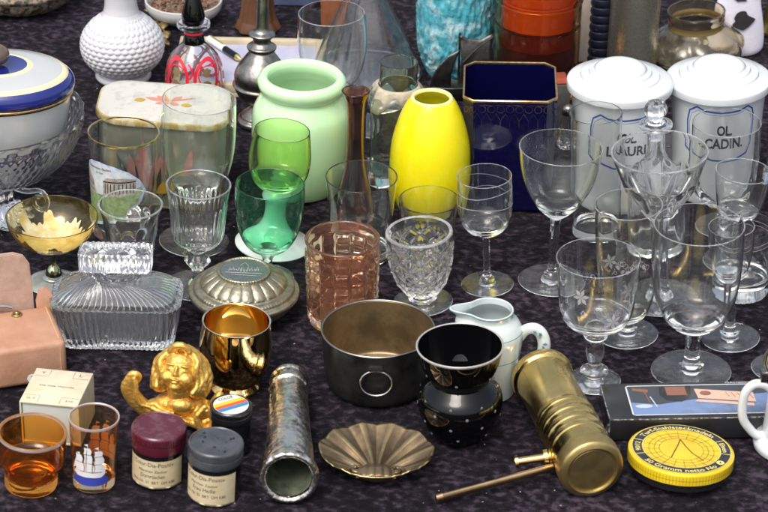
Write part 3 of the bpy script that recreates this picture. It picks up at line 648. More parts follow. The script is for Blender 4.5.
def painted_tin():
    p = P(163, 188); T = thing('painted_tin', 'square ivory painted tin with butterfly on its lid and tulips on front', 'tin', p, lean=(166, 84))
    W, D = 134, 92
    def rr(w_, d_, r_, n=7):
        out = []
        for cx, cy_, a0 in ((w_/2-r_, -d_/2+r_, -pi/2), (w_/2-r_, d_/2-r_, 0), (-w_/2+r_, d_/2-r_, pi/2), (-w_/2+r_, -d_/2+r_, pi)):
            for k in range(n): a = a0+pi/2*k/(n-1); out.append((cx+r_*cos(a), cy_+r_*sin(a)))
        return out
    def loft(name, levels, mat, cap0=False, cap1=False):
        V = []; n = 28; Fc = []
        for (w_, d_, r_, h) in levels: V += [(x*p.s, y*p.s, h*p.v) for x, y in rr(w_, d_, r_)]
        for j in range(len(levels)-1):
            for i in range(n): Fc.append((j*n+i, j*n+(i+1) % n, (j+1)*n+(i+1) % n, (j+1)*n+i))
        if cap0: Fc.append(tuple(reversed(range(n))))
        if cap1: Fc.append(tuple(range((len(levels)-1)*n, len(levels)*n)))
        return obj(name, V, Fc, mat, T)
    tinb = M('grey_green_tin_paint', (.16, .165, .12), .35, col2=(.23, .23, .17), vs=14, bump=.1, bs=300)
    gold = M('worn_ochre_edge', (.48, .33, .08), .35, metal=.3, col2=(.68, .60, .38), vs=120, vpow=(.45, .6))
    top = M('mottled_ivory_paint', (.62, .60, .53), .3, col2=(.42, .43, .40), vs=110, vpow=(.50, .72), coat=.3)
    loft('bottom_trim', [(W-7, D-7, 26, 0), (W-5, D-5, 27, .6), (W-5, D-5, 27, 2.6)], gold, cap0=True)
    tb = loft('body', [(W-6, D-6, 26.5, 2.6), (W-5.5, D-5.5, 26.5, 40), (W-6, D-6, 26.5, 78)], tinb)
    loft('lid_rim', [(W-7, D-7, 26, 77.9), (W-7, D-7, 26, 79.5), (W, D, 29, 79.8), (W+.5, D+.5, 29, 82.5), (W-1, D-1, 28.6, 84.6), (W-4, D-4, 27, 85.2)], gold)
    tl = loft('lid', [(W-4, D-4, 27, 85.2), (W-8, D-8, 25, 86), (W-20, D-20, 22, 86.4)], top, cap1=True)
    pink = M('dusty_pink_paint', (.40, .13, .10), .4, col2=(.55, .28, .22), vs=90); dk = M('dark_leaf_paint', (.05, .05, .035), .4); yl = M('ochre_leaf_paint', (.62, .42, .03), .4, col2=(.4, .22, .02), vs=60); rd = M('coral_paint', (.66, .25, .17), .4)
    yf = -(D-5.5)/2-.35
    def front(u, v): return Vector((u*p.s, yf*p.s, v*p.v))
    def lf(cx, cy_, l, wd, rot): return xf(poly([(wd*sin(pi*t)*(1 if k == 0 else -1), l*t) for k in (0, 1) for t in ([i/10 for i in range(11)] if k == 0 else [i/10 for i in range(9, 0, -1)])]), cx, cy_, rot)
    decal('tulip', join2(lf(-15, 14, 52, 8, .05), lf(-21, 14, 40, 5, .25), lf(-8, 14, 40, 5, -.22)), front, pink, tb)
    decal('tulip', join2(lf(24, 26, 36, 4, -.15), lf(28, 30, 20, 3, -.9)), front, pink, tb)
    decal('dark_leaves', join2(lf(-22, 12, 46, 2.4, .5), lf(-3, 8, 34, 2.5, -.1), lf(2, 10, 30, 2.3, -.55), lf(-26, 6, 28, 2.6, .9), lf(12, 6, 34, 2.2, -.2), lf(-16, 2, 14, 6, .1), stroke([(-15, 3), (-15, 16)], 2), lf(38, 4, 22, 2, .2)), lambda u, v: front(u, v)+Vector((0, -.00012, 0)), dk, tb)
    for q in ((-4, 15, 26, 6, -1.0), (9, 24, 22, 4.5, -.7), (-30, 14, 14, 3, .6)): decal('yellow_leaf', lf(*q), lambda u, v: front(u, v)+Vector((0, -.00024, 0)), yl, tb)
    tp = lambda u, v: Vector((u*p.s, v*p.s, 86.65*p.v))
    decal('butterfly', join2(lf(-2, 0, 20, 3.6, 1.3), lf(0, 1, 14, 3.6, .8), lf(2, 0, 30, 1.6, -1.15), lf(3, 2, 16, 3, -.8), lf(1, -3, 12, 3.4, 1.95), lf(1, -3, 12, 3.6, -1.9)), tp, rd, tl)
    decal('butterfly', join2(lf(-20, 0, 12, 4, 1.9), lf(14, -6, 12, 4, -1.6), lf(0, -2, 9, 1.6, .3)), lambda u, v: tp(u, v)+Vector((0, 0, .0001)), yl, tl)
painted_tin()
# ------------------------------------------------------------------ drinking glasses
GL = 'drinking glasses on the velvet'
def souvenir():
    o = [(0, 28)]+sm([(1, 29.5), (30, 31.5), (70, 33.5), (99, 35)], 6)
    T, p = glassware('souvenir_glass', 'tall gold rimmed tumbler with an enamelled view of a spa building', 'tumbler', 123.5, 232, clear, None, None, o, t=1.0, hb=7, corner=6, lean=(123.5, 99), group=GL, rimmat=goldrim)
    bowl = [q for q in T.children if q.name.startswith('bowl')][0]
    D = lambda sh, nm, mt, e: decal(nm, ([(x, y+9+.09*x) for x, y in sh[0]], sh[1]), wrap(p, o, e, 0), mt, bowl, 3)
    k = .58
    border = [(-52, 60), (-46, 68), (-36, 73), (-22, 74), (-6, 71), (8, 65), (20, 55), (27, 43), (23, 33), (10, 24), (-6, 16), (-22, 11), (-36, 10), (-50, 14)]
    inn = [(x*.94-1, (y-42)*.93+42) for x, y in border]; big = lambda q: ([((x+12)*1.18-8, (y-44)*1.25+42) for x, y in q[0]], q[1])
    D(poly(border), 'enamel_border', M('blue_white_enamel', (.20, .34, .68), .3, col2=(.66, .72, .78), vs=160), .15)
    D(poly(inn), 'enamel_picture', M('pale_sky_enamel', (.70, .72, .70), .35, col2=(.45, .52, .60), vs=120), .28)
    D(poly([(-50, 16), (-48, 44), (-30, 42), (-14, 42), (10, 46), (21, 48), (24, 43), (18, 32), (6, 24), (-10, 17), (-28, 13)]), 'enamel_lawn', M('green_enamel', (.13, .24, .07), .35, col2=(.35, .42, .22), vs=300), .4)
    gr = M('grey_enamel', (.22, .20, .18), .4, col2=(.5, .46, .40), vs=400); dk = M('dark_enamel', (.04, .04, .04), .4)
    D(big(join2(poly([(-50, 44), (-50, 60), (-44, 62), (-32, 54), (-28, 44), (-34, 42)]), poly([(-20, 44), (-20, 55), (-17, 58), (-2, 58), (8, 56), (8, 46), (-6, 43)]))), 'enamel_buildings', gr, .5)
    D(big(join2(*[stroke([(x, 46), (x, 53.5)], .8) for x in (-18, -15.5, -13, -10, -6, -3, 0, 3, 6)]+[stroke([(-20, 55), (8, 54.5)], 1), stroke([(-49, 54), (-31, 50)], .8), stroke([(-49, 49), (-31, 46)], .8)])), 'enamel_columns', dk, .62)
    D(join2(xf(text2('Sanatorium Baden', 30, 2.6), -24, 66.5, -.02), xf(text2('bei Wien', 9, 1.8), -22, 62.5, -.02)), 'lettering', dk, .62)
souvenir()
glassware('water_goblet', 'large plain clear goblet in front of the painted tin', 'goblet', 194, 241, clear2, foot_(35, 4.5, 7), sm([(7, 4.6), (16, 3.6), (28, 3.8), (38, 5.5), (42, 8)], 4),
          sm([(42, 8), (45, 14), (52, 22), (64, 30), (82, 35), (105, 37), (139, 36)], 7), t=1.0, hb=9, lean=(199, 139), group=GL)
glassware('fluted_goblet', 'short goblet with fluted bowl and faceted diamond knop stem', 'goblet', 197, 286, clear, foot_(32, 5, 8), sm([(8, 5.1), (13, 4.4), (18, 6), (22, 10), (26, 12.6), (30, 10), (34, 6), (37, 7), (40, 12)], 4),
          sm([(40, 12), (43, 19), (48, 23.5), (56, 25.5), (70, 27), (84, 29), (100, 32)], 8), t=1.8, hb=3, group=GL, lean=(198.5, 100), seg=120,
          mod=lambda th, h, r: r+(.75*abs(cos(15*th))*max(0, min(1, (86-h)/5))*min(1, max(0, (h-44)/6))), mods=lambda th, h, r, i: r*(1+.06*cos(6*th)))
glassware('fluted_tumbler', 'small flared fluted tumbler behind the crystal box with ribbed handle', 'tumbler', 131, 277, clear, foot_(23, 9, 8), sm([(8, 9.2), (12, 9), (16, 12)], 4),
          sm([(16, 12), (19, 19), (24, 21.5), (38, 23.5), (54, 26.5), (64, 29), (72, 32)], 8), t=2.0, hb=9, corner=4, group=GL, seg=96, lean=(130.5, 72),
          mod=lambda th, h, r: r+.9*abs(cos(6*th))*max(0, min(1, (60-h)/8)))
def coupe():
    o = sm([(33, 3.5), (34.5, 12), (38, 22), (44, 32), (52, 40), (60, 44), (66, 45.5)], 7)
    lus = M('silvered_foot', (.62, .66, .42), .12, metal=1, col2=(.25, .28, .15), vs=60)
    T, p = glassware('gold_coupe', 'low yellow gold lustre coupe glass with scalloped interior', 'coupe', 54, 283, ambery, foot_(27, 8, 9, dome=3), sm([(9, 8.2), (14, 7), (19, 3.5), (24, 2.6), (30, 2.8), (33, 3.5)], 4), o, t=1.15, hb=2, group=GL, smat=lus, fmat=M('silvered_glass_foot', (.55, .60, .55), .1, trans=.5, metal=.3, haze=.1), lean=(52, 66))
    inn = shell_in(o, 1.5, 35, 7); inn = sorted([q for q in inn if q[1] > .5 and q[0] > 35.2], key=lambda q: q[0])
    gold = M('gold_lustre_petals', (.50, .36, .10), .45, metal=.2, col2=(.66, .62, .40), vs=110); V = []; Fc = []
    n = 200; m = 12
    for j in range(m):
        for i in range(n):
            a = 2*pi*i/n; H = 44+13*max(0, sin(8*a))**.5*(.6+.4*sin(3*a+1))+3*abs(sin(17*a))+2*noise.noise(Vector((cos(a)*9, sin(a)*9, 0))); h = 36+(H-36)*j/(m-1); r = rad(inn, h)-.5
            V.append((r*cos(a)*p.s, r*sin(a)*p.s, h*p.v))
    for j in range(m-1):
        for i in range(n): Fc.append((j*n+i, j*n+(i+1) % n, (j+1)*n+(i+1) % n, (j+1)*n+i))
    Fc.append(tuple(range(n)))
    obj('gilded_petals', V, Fc, gold, T)
coupe()
glassware('lime_goblet', 'lime green goblet with opaque white stem and wide white foot', 'goblet', 273, 244, limeg, [(0.0, 0), (0.0, 36), (.4, 38), (1.4, 38.2)]+sm([(2, 37), (5, 31), (10, 24), (18, 17)], 4), sm([(18, 17), (26, 12.5), (36, 11), (43, 12), (49, 15), (54, 12), (56, 9)], 4),
          sm([(56, 9), (58, 17), (63, 24), (72, 29), (84, 30.7), (98, 29.5), (112, 27.3)], 7), t=1.0, hb=6, group=GL, lean=(282, 112), fmat=milkg, smat=milkg)
glassware('emerald_goblet', 'emerald green goblet with clear stem in front of the lime goblet', 'goblet', 267, 278, greeng, foot_(27, 6, 8), sm([(8, 6.1), (13, 5), (20, 5.2), (26, 9), (28, 10)], 4),
          sm([(28, 10), (31, 18), (38, 25), (50, 30.5), (66, 33.5), (82, 34.3), (93, 34)], 7), t=1.15, hb=6, group=GL, lean=(270, 93), smat=clear)
glassware('highball_glass', 'tall plain highball tumbler behind the pink pressed tumbler', 'tumbler', 360, 255, clear, None, None, [(0, 28)]+sm([(1, 29.5), (30, 31), (60, 33.5), (78, 35.5)], 6), t=1.0, hb=6, corner=4, group=GL, lean=(361.5, 78))
def pressed(th, h, r):
    rows = (h-3)/11.2; ph = .5 if int(rows) % 2 else 0; q = rows-int(rows); u = th*14/(2*pi); u -= math.floor(u)
    e = min(min(u, 1-u)*5.2, min(q, 1-q)*3.6, 1)
    return r+1.6*max(0, e)**.6 if 3 < h < 70 else r
glassware('pink_tumbler', 'pink pressed glass tumbler covered with rows of square blocks', 'tumbler', 342.5, 319, pinkg, None, None, [(0, 31)]+sm([(1, 32.5), (3, 33.5), (40, 35), (70, 36), (79, 37.3)], 16), t=3.0, hb=6, corner=4, group=GL, mod=pressed, seg=224, lean=(342.5, 79))
glassware('thin_tumbler', 'thin clear tumbler behind the cut crystal glass', 'tumbler', 428, 260, clear, None, None, [(0, 20)]+sm([(1, 21.5), (20, 24.5), (45, 28), (60, 30)], 6), t=1.0, hb=5, corner=4, group=GL, lean=(429, 60))
def cut(th, h, r):
    u = th*10/(2*pi); u -= math.floor(u); c = abs(u-.5)*2
    v = (h-14)/30; d = abs(((v*2) % 1)-.5)*2
    e = 1-abs(c-d)*1.6 if c+d > .3 else 1
    return r+(1.9*max(0, 1-abs(c-d)*3.2)-1.3*max(0, 1-(c*c+(1-d)**2)*2.2)+1.1*max(0, 1-c*5))*max(0, min(1, (62-h)/4))
glassware('crystal_glass', 'footed cut crystal glass with deep leaf cuts beside the pink tumbler', 'goblet', 423, 302, crystal, foot_(30, 10, 6), [(6, 10.2), (8, 10), (10, 12)],
          sm([(10, 12), (12, 16.5), (18, 21), (28, 26.5), (42, 30.5), (56, 32.2), (69, 33.3)], 14), t=3.6, hb=5, group=GL, mod=cut, seg=200, lean=(415, 69))
def ring_marks(T, p, o, hs, mt, wd=.5, amp=0, name='cut_line'):
    decal(name, join2(*[stroke([(u, h+amp*sin(u*.07+i*2)) for u in range(-90, 91, 3)], wd) for i, h in enumerate(hs)]), lambda u, v: Vector(((rad(o, v)+.15)*sin(u*pi/90)*p.s, -(rad(o, v)+.15)*cos(u*pi/90)*p.s, v*p.v)), mt, T, 4)
etch = M('frosted_etching', (.80, .80, .80), .6, alpha=.42, spec=.2); etch2 = M('faint_frosting', (.8, .8, .82), .7, alpha=.16, spec=.2)
o = sm([(50, 5), (52, 12), (57, 19.5), (66, 25), (80, 27.2), (107, 27)], 7)
T, p = glassware('sherry_glass', 'small sherry glass with two wavy cut lines, alone left of the wide goblet', 'sherry glass', 487.5, 284.5, clear, foot_(26.5, 5, 9), sm([(9, 5.1), (14, 3.6), (34, 3.4), (46, 3.8), (50, 5)], 5), o, t=1.0, hb=6, group=GL, lean=(484.5, 107))
ring_marks(T, p, o, (97, 84), etch, .7, 1.8)
glassware('wine_goblet', 'wide wine goblet with rounded cone bowl in front of cobalt vase', 'wine glass', 551, 281, clear2, foot_(33, 5.5, 10), sm([(10, 5.6), (16, 4.4), (36, 4.6), (56, 5), (63, 6)], 5),
          sm([(63, 6), (66, 10), (74, 19), (86, 28), (100, 35), (116, 39), (131, 40.8)], 7), t=1.0, hb=10, group=GL, lean=(561, 131))
glassware('tall_tumbler', 'tall narrow straight tumbler standing before the left apothecary jar', 'tumbler', 596, 232, clear, None, None, [(0, 22)]+sm([(1, 23.5), (40, 24.5), (80, 25.2), (117, 26)], 6), t=1.0, hb=6, corner=4, group=GL, lean=(596, 117))
def cruet():
    p = P(656, 246); T = thing('glass_cruet', 'clear glass cruet with disc collar and faceted ball stopper', 'cruet', p, lean=(656, 120))
    o = [(0, 24)]+sm([(1, 26), (4, 27), (40, 27), (62, 25.5), (76, 20), (88, 12), (94, 9.6), (104, 9.2), (118, 9.6)], 6)
    lathe('body', [(0, 0)]+o+shell_in(o, 1.8, 5, 5), p, crystal, T, seg=96, mod=lambda th, h, r, i: r*(1+(.04*abs(cos(5*th)) if 10 < h < 80 and i < len(o) else 0)))
    lathe('collar', sm([(115, 9.9), (117, 15), (119, 16.6), (121.5, 15.5), (122, 9.6), (115, 9.9)], 4), p, crystal, T)
    lathe('stopper', [(106, 0), (106, 6.5), (123, 7.5), (124, 6)]+sm([(126, 8), (131, 11), (136, 11), (141, 8), (143.5, 0)], 3), p, crystal, T, seg=10, sharp=10)
cruet()
glassware('cut_coupe', 'broad cut glass coupe with long facets below its plain rim', 'coupe', 660, 298, clear, foot_(38, 6, 9), sm([(9, 6.1), (16, 4.6), (40, 4.8), (66, 5.5), (80, 8)], 5),
          sm([(80, 8), (83, 13), (91, 19), (103, 28), (117, 37), (130, 42.5), (143, 47.3)], 8), t=2.0, hb=5, group=GL, lean=(658, 143), seg=132,
          mod=lambda th, h, r: r*(1+.075*abs(cos(5.5*th))*max(0, min(1, (122-h-5*abs(cos(5.5*th)))/7))), mods=lambda th, h, r, i: r*(1+.07*cos(6*th)))
glassware('large_wine_glass', 'straight sided wine glass in front of the jar lettered OL. CADIN.', 'wine glass', 722, 226, clear, foot_(27, 5, 8), sm([(8, 5.1), (13, 4), (18, 4.5), (21, 7)], 4),
          sm([(21, 7), (23, 16), (28, 24), (36, 29), (52, 32), (80, 33.5), (102, 33.6)], 7), t=1.0, hb=6, group=GL, lean=(727, 102), mod=lambda th, h, r: r*(1+.04*cos(8*th)*max(0, min(1, (44-h)/10))), seg=96)
glassware('cordial_glass', 'small thick bottomed cordial glass between the right apothecary jar and banded tumbler', 'cordial glass', 731, 262, clear, foot_(28, 4.5, 8), sm([(8, 4.6), (14, 3.4), (34, 3.4), (44, 4.6)], 4),
          sm([(44, 4.6), (45.5, 11), (49, 18), (56, 22), (70, 25), (90, 28)], 7), t=1.15, hb=4, group=GL, lean=(744, 90))
o = sm([(14, 7), (16, 13), (21, 18.5), (32, 24), (52, 28.5), (80, 31.3), (127, 33.3)], 8)
T, p = glassware('champagne_flute', 'deep straw tinted flute glass with engraved vine on a thick short stem', 'flute', 627, 334, yglass, foot_(31, 7, 9), [(9, 7.2), (11.5, 6.6), (14, 7)], o, t=1.15, hb=5, group=GL, lean=(629, 127), rimmat=None)
vine = []
for k in range(12):
    x = -12+k*2.6; vine.append(stroke([(x+2.6*cos(q), 82+3*sin(k)+2.4*sin(q)) for q in [i*.5 for i in range(14)]], .5))
decal('engraved_vine', join2(*vine, *[xf(poly([(1.6*cos(q), 2.6*sin(q)) for q in [i*.6 for i in range(10)]]), x, 79+3*sin(x), x) for x in range(-12, 18, 5)]), wrap(p, o, .15), etch, T)
o = sm([(52, 9), (54, 18), (58, 27), (66, 34), (80, 37.5), (98, 39), (121, 41)], 7)
T, p = glassware('etched_goblet', 'etched goblet with star flowers on bowl and ringed knop stem', 'goblet', 594, 381, clear, foot_(27, 10, 14, dome=3), sm([(14, 9.5), (18, 6.5), (24, 8), (31, 9.4), (38, 7.5), (41.5, 6), (43, 9.5), (45.5, 12), (48, 11.5), (50, 8), (52, 9)], 4), o, t=1.0, hb=8, group=GL, lean=(598.5, 121))
st = []
for u, v, r, rt in ((-19, 100, 9, .2), (14, 76, 9, .5), (48, 100, 8, .1), (-48, 78, 8, 0), (78, 80, 9, .4), (108, 100, 8, 0), (-80, 98, 8, .3)):
    for k in range(6): st.append(xf(poly([(0, 0), (r*.5, r*.22), (r, 0), (r*.5, -r*.22)]), u, v, rt+k*pi/3))
for u in range(-110, 120, 34):
    st.append(stroke([(u+6+2.6*cos(q)*(1-q/12), 88+q*.8+2.6*sin(q)) for q in [i*.4 for i in range(18)]], .6)); st.append(stroke([(u-8+2*cos(q), 84+2.6*sin(q)) for q in [i*.5 for i in range(12)]], .5))
decal('etched_flowers', join2(*st), wrap(p, o, .15), etch, T)
o = sm([(40, 8), (42, 14), (47, 22), (56, 31), (70, 38.5), (88, 42.5), (110, 44), (143, 44)], 7)
T, p = glassware('large_goblet', 'largest clear goblet with thick stem standing above the black sewing box', 'goblet', 691, 371, clear, foot_(40, 8.5, 10, dome=1), sm([(10, 8.6), (16, 7.4), (28, 7.2), (36, 7.6), (40, 8)], 5), o, t=1.15, hb=10, group=GL, lean=(699.5, 143))
decal('faint_engraving', join2(*[stroke([(12+q*3, 84+1.6*sin(q*1.7)) for q in [i*.3 for i in range(24)]], .6), xf(poly([(3*cos(q), 5*sin(q)) for q in [i*.6 for i in range(10)]]), 2, 78, .5), xf(poly([(2.4*cos(q), 4.5*sin(q)) for q in [i*.6 for i in range(10)]]), 18, 77, -.6), xf(poly([(3*cos(q), 6*sin(q)) for q in [i*.6 for i in range(10)]]), -8, 74, 1)]), wrap(p, o, .15), etch2, T)
glassware('small_wine_glass', 'small slender stemmed wine glass right of the largest goblet', 'wine glass', 730, 338, clear, foot_(29.5, 7, 9), sm([(9, 7.2), (13, 5.4), (32, 4.6), (52, 5), (57, 6)], 5),
          sm([(57, 6), (60, 11), (66, 15.5), (78, 19.5), (94, 22), (110, 22.6)], 7), t=1.0, hb=6, group=GL, lean=(721.5, 110))
o = [(0, 24)]+sm([(1, 26), (4, 27), (16, 27.5), (40, 29), (66, 31)], 7)
T, p = glassware('banded_tumbler', 'heavy based tumbler with two cut bands below its rim', 'tumbler', 741, 292, clear, None, None, o, t=1.0, hb=14, corner=6, group=GL, lean=(737, 66))
ring_marks(T, p, o, (58, 54), etch, .6)
glassware('liqueur_glass', 'liqueur glass cut off by the right edge with its foot beside the sewing box', 'liqueur glass', 780, 369, clear, foot_(29, 5, 8), sm([(8, 5.1), (14, 3.6), (30, 3.6), (36, 5)], 4), sm([(36, 5), (39, 11), (50, 14), (70, 13.6)], 6), group=GL)
glassware('faceted_beaker', 'faceted beaker half cut off at the right edge behind cordial glass', 'beaker', 790, 180, crystal, None, None, [(0, 22)]+sm([(1, 23), (30, 25), (80, 28)], 6), t=2, hb=6, corner=4, group=GL, mod=lambda th, h, r: r*(1+.05*abs(cos(6*th))*max(0, min(1, (66-h)/6))), seg=96)

# ------------------------------------------------------------------ middle rows
def crystal_box():
    p = P(119, 336); T = thing('crystal_casket', 'rectangular ribbed crystal casket whose lid has a ribbed bar handle', 'box', p, rz=.0)
    def rr(w_, d_, r_, n, amp=0, nr=0, h=0):
        """rounded rectangle with ribs along its outline"""
        pts = []; per = []
        seg = [(w_/2-r_, -d_/2+r_, -pi/2), (w_/2-r_, d_/2-r_, 0), (-w_/2+r_, d_/2-r_, pi/2), (-w_/2+r_, -d_/2+r_, pi)]
        L = [d_-2*r_, w_-2*r_, d_-2*r_, w_-2*r_]; total = sum(L)+2*pi*r_
        for k in range(n):
            s_ = total*k/n; base = s_
            for q in range(4):
                arc = pi/2*r_
                if s_ < arc:
                    a = seg[q][2]+s_/r_; x, y = seg[q][0]+r_*cos(a), seg[q][1]+r_*sin(a); nx, ny = cos(a), sin(a); break
                s_ -= arc
                if s_ < L[q]:
                    a = seg[q][2]+pi/2; ex, ey = seg[q][0]+r_*cos(a), seg[q][1]+r_*sin(a); x, y = ex-sin(a)*s_, ey+cos(a)*s_; nx, ny = cos(a), sin(a); break
                s_ -= L[q]
            d = amp*abs(cos(pi*nr*base/total)); pts.append(((x+nx*d)*p.s, (y+ny*d)*p.s, h*p.v))
        return pts
    N = 480
    def loft(name, levels, mat, cap0=False, cap1=False):
        V = []; Fc = []
        for lv in levels: V += rr(*lv[:3], N, *lv[3:])
        for j in range(len(levels)-1):
            for i in range(N): Fc.append((j*N+i, j*N+(i+1) % N, (j+1)*N+(i+1) % N, (j+1)*N+i))
        if cap0: Fc.append(tuple(reversed(range(N))))
        if cap1: Fc.append(tuple(range((len(levels)-1)*N, len(levels)*N)))
        return obj(name, V, Fc, mat, T, sharp=50)
    R = 60
    cr2 = glass('ribbed_crystal', (.975, .98, .985), rough=.02, bump=.05, bs=200, haze=.022)
    loft('body', [(108, 52, 14, 0, R, 0), (110, 54, 14, 1.5, R, 1), (112, 56, 14, 1.5, R, 7), (113, 57, 14, 1.3, R, 8), (119, 61, 15, 2.4, R, 24), (122, 64, 16, 2.2, R, 38), (122, 64, 16, 1, R, 40),
                  (115, 57, 14, 0, R, 40), (112, 54, 13, 0, R, 24), (106, 48, 12, 0, R, 9)], cr2, cap0=True, cap1=True)
    loft('lid', [(118, 60, 15, 0, R, 40.6), (125, 66, 17, 2.4, R, 41), (125, 66, 17, 2.4, R, 44), (120, 62, 16, 1.4, R, 46), (106, 54, 16, 1.1, R, 51), (82, 44, 16, .7, R, 56), (60, 36, 16, .2, R, 59), (46, 30, 14.5, 0, R, 60), (46, 30, 14.5, 0, R, 57), (80, 42, 15, 0, R, 52), (112, 54, 14, 0, R, 43)], cr2, cap0=True, cap1=True)
    lathe('handle_neck', sm([(59, 19), (61, 21), (63, 20), (64, 15), (67, 14), (69, 19)], 4), p, crystal, T)
    V = []; Fc = []; n = 280; w_, d_ = 66, 26; ch = []
    for h, k, a in ((68.9, .94, 1.8), (70, 1, 2.8), (85, 1, 3.2), (86.5, .94, 2.0)):
        V += [(x*k, y*k, z) for x, y, z in rr(w_, d_, 3, n, a, 34, h)]
    for j in range(3):
        for i in range(n): Fc.append((j*n+i, j*n+(i+1) % n, (j+1)*n+(i+1) % n, (j+1)*n+i))
    Fc.append(tuple(reversed(range(n)))); Fc.append(tuple(range(3*n, 4*n)))
    obj('bar_handle', V, Fc, cr2, T, sharp=50)
crystal_box()
def silver_box():
    p = P(244, 313); T = thing('silver_box', 'round tarnished silver box with petalled lid and engraved medallion', 'box', p, lean=(244, 30))
    m = M('tarnished_silver', (.46, .43, .32), .34, metal=.9, col2=(.24, .23, .16), vs=150, rough2=.5, bump=.5, bs=300, bdist=.0008)
    b = [(0, 0), (0, 30)]+sm([(1, 33), (6, 41), (12, 47.5), (19, 51)], 6)
    lathe('body', b, p, m, T, seg=180, mod=lambda th, h, r, i: r+(.8*abs(sin(40*th)) if 10 < h < 18 else 0))
    lid = sm([(19, 51), (20, 54.5), (22, 55.4), (24, 54.5), (25, 51)], 4)+sm([(26, 50), (28, 49), (29, 46), (29, 44)], 3)+sm([(30, 43), (34, 40), (38, 34), (40.5, 28), (41, 25.5)], 7)
    def md(th, h, r, i):
        if 25.5 < h < 29.5: return r+.7*abs(sin(46*th))
        if 31 < h < 40.6: return r+2.2*(abs(sin(10*th))**.6-.6)
        return r
    lathe('lid', lid+[(41, 25.5)], p, m, T, seg=320, mod=md, sharp=60)
    lathe('medallion_rim', sm([(41, 26), (43, 26.4), (44, 24.8), (43, 23)], 4), p, m, T, seg=160, mod=lambda th, h, r, i: r+.4*sin(60*th))
    lathe('medallion', [(42.8, 23.4), (43.1, 14), (43.2, 0)], p, M('grey_silver', (.34, .34, .34), .40, metal=.9, col2=(.28, .29, .29), vs=200, bump=.4, bs=260), T)
    pl = M('engraved_silver_light', (.62, .62, .60), .5, metal=.6)
    sh = [stroke([(-15+i*3, -3+2*sin(i)), (-14+i*3, 4+3*sin(i*2.3)), (-12.5+i*3, -2)], .8) for i in range(10)]+[stroke([(-18, -6), (18, -7)], 1), stroke([(-12, -10), (12, -12)], .8), stroke([(-4, 8), (0, 15), (4, 8)], .8)]
    decal('engraved_scene', join2(*sh), flat(p, 43.5), pl, T, 4)
silver_box()
def gold_cup():
    p = P(234.5, 387); T = thing('gold_cup', 'mirror polished gold cup on a low ring foot', 'cup', p, lean=(236.5, 64))
    lathe('foot', [(0, 0), (0, 24)]+sm([(.5, 25), (2, 25.2), (4.5, 23), (7, 21)], 4), p, goldm, T)
    o = sm([(7, 21), (12, 27), (20, 32), (32, 35.3), (44, 36), (56, 34.8), (66, 33.6)], 8)
    lathe('bowl', o+shell_in(o, 1.1, 10, 7), p, goldm, T, seg=128)
    lathe('rim', [(65.3, 33.9), (66.6, 33.9), (66.9, 33.2), (66.4, 32.3)], p, M('bright_cup_edge', (.9, .8, .62), .12, metal=1), T)
gold_cup()
def black_pot():
    p = P(378, 383); T = thing('black_pot', 'low black metal pot with bronze interior and small ring handle', 'pot', p, lean=(378, 53))
    out = M('blackened_metal', (.012, .012, .012), .26, metal=.3, col2=(.028, .027, .026), vs=50, rough2=.42, bump=.1, bs=60)
    inn = M('bronzed_interior', (.46, .34, .19), .30, metal=.85, col2=(.13, .10, .055), vs=22, rough2=.5)
    lathe('body', [(0, 0)]+[(0, 44)]+sm([(1, 48), (5, 51.5), (12, 53), (30, 54.5), (54, 56)], 6), p, out, T, seg=128)
    lathe('inner_wall', [(54, 54.8)]+sm([(30, 53), (8, 50), (4, 46), (3.2, 40)], 5)+[(3, 0)], p, inn, T, seg=128)
    lathe('rim', sm([(53.4, 56.1), (54.6, 56.6), (55.4, 55.5), (54.6, 54.4), (53.4, 54.7)], 3), p, M('worn_rim', (.34, .32, .29), .28, metal=1), T, seg=128)
    y = -56*p.s
    wire = M('steel_ring', (.45, .44, .42), .25, metal=1)
    box('handle_tab', (-7*p.s, y-2.2*p.s, 40*p.v), (7*p.s, y+1.5*p.s, 47*p.v), out, T, .0006)
    c = [((-0+15.5*sin(q))*p.s, y-(3+2*cos(q))*p.s, (31-11*cos(q))*p.v) for q in [i*2*pi/40 for i in range(41)]]
    tube('ring_handle', c, 1.25*p.s, wire, T, 10, caps=False)
    T.rotation_euler.z = -.02
black_pot()
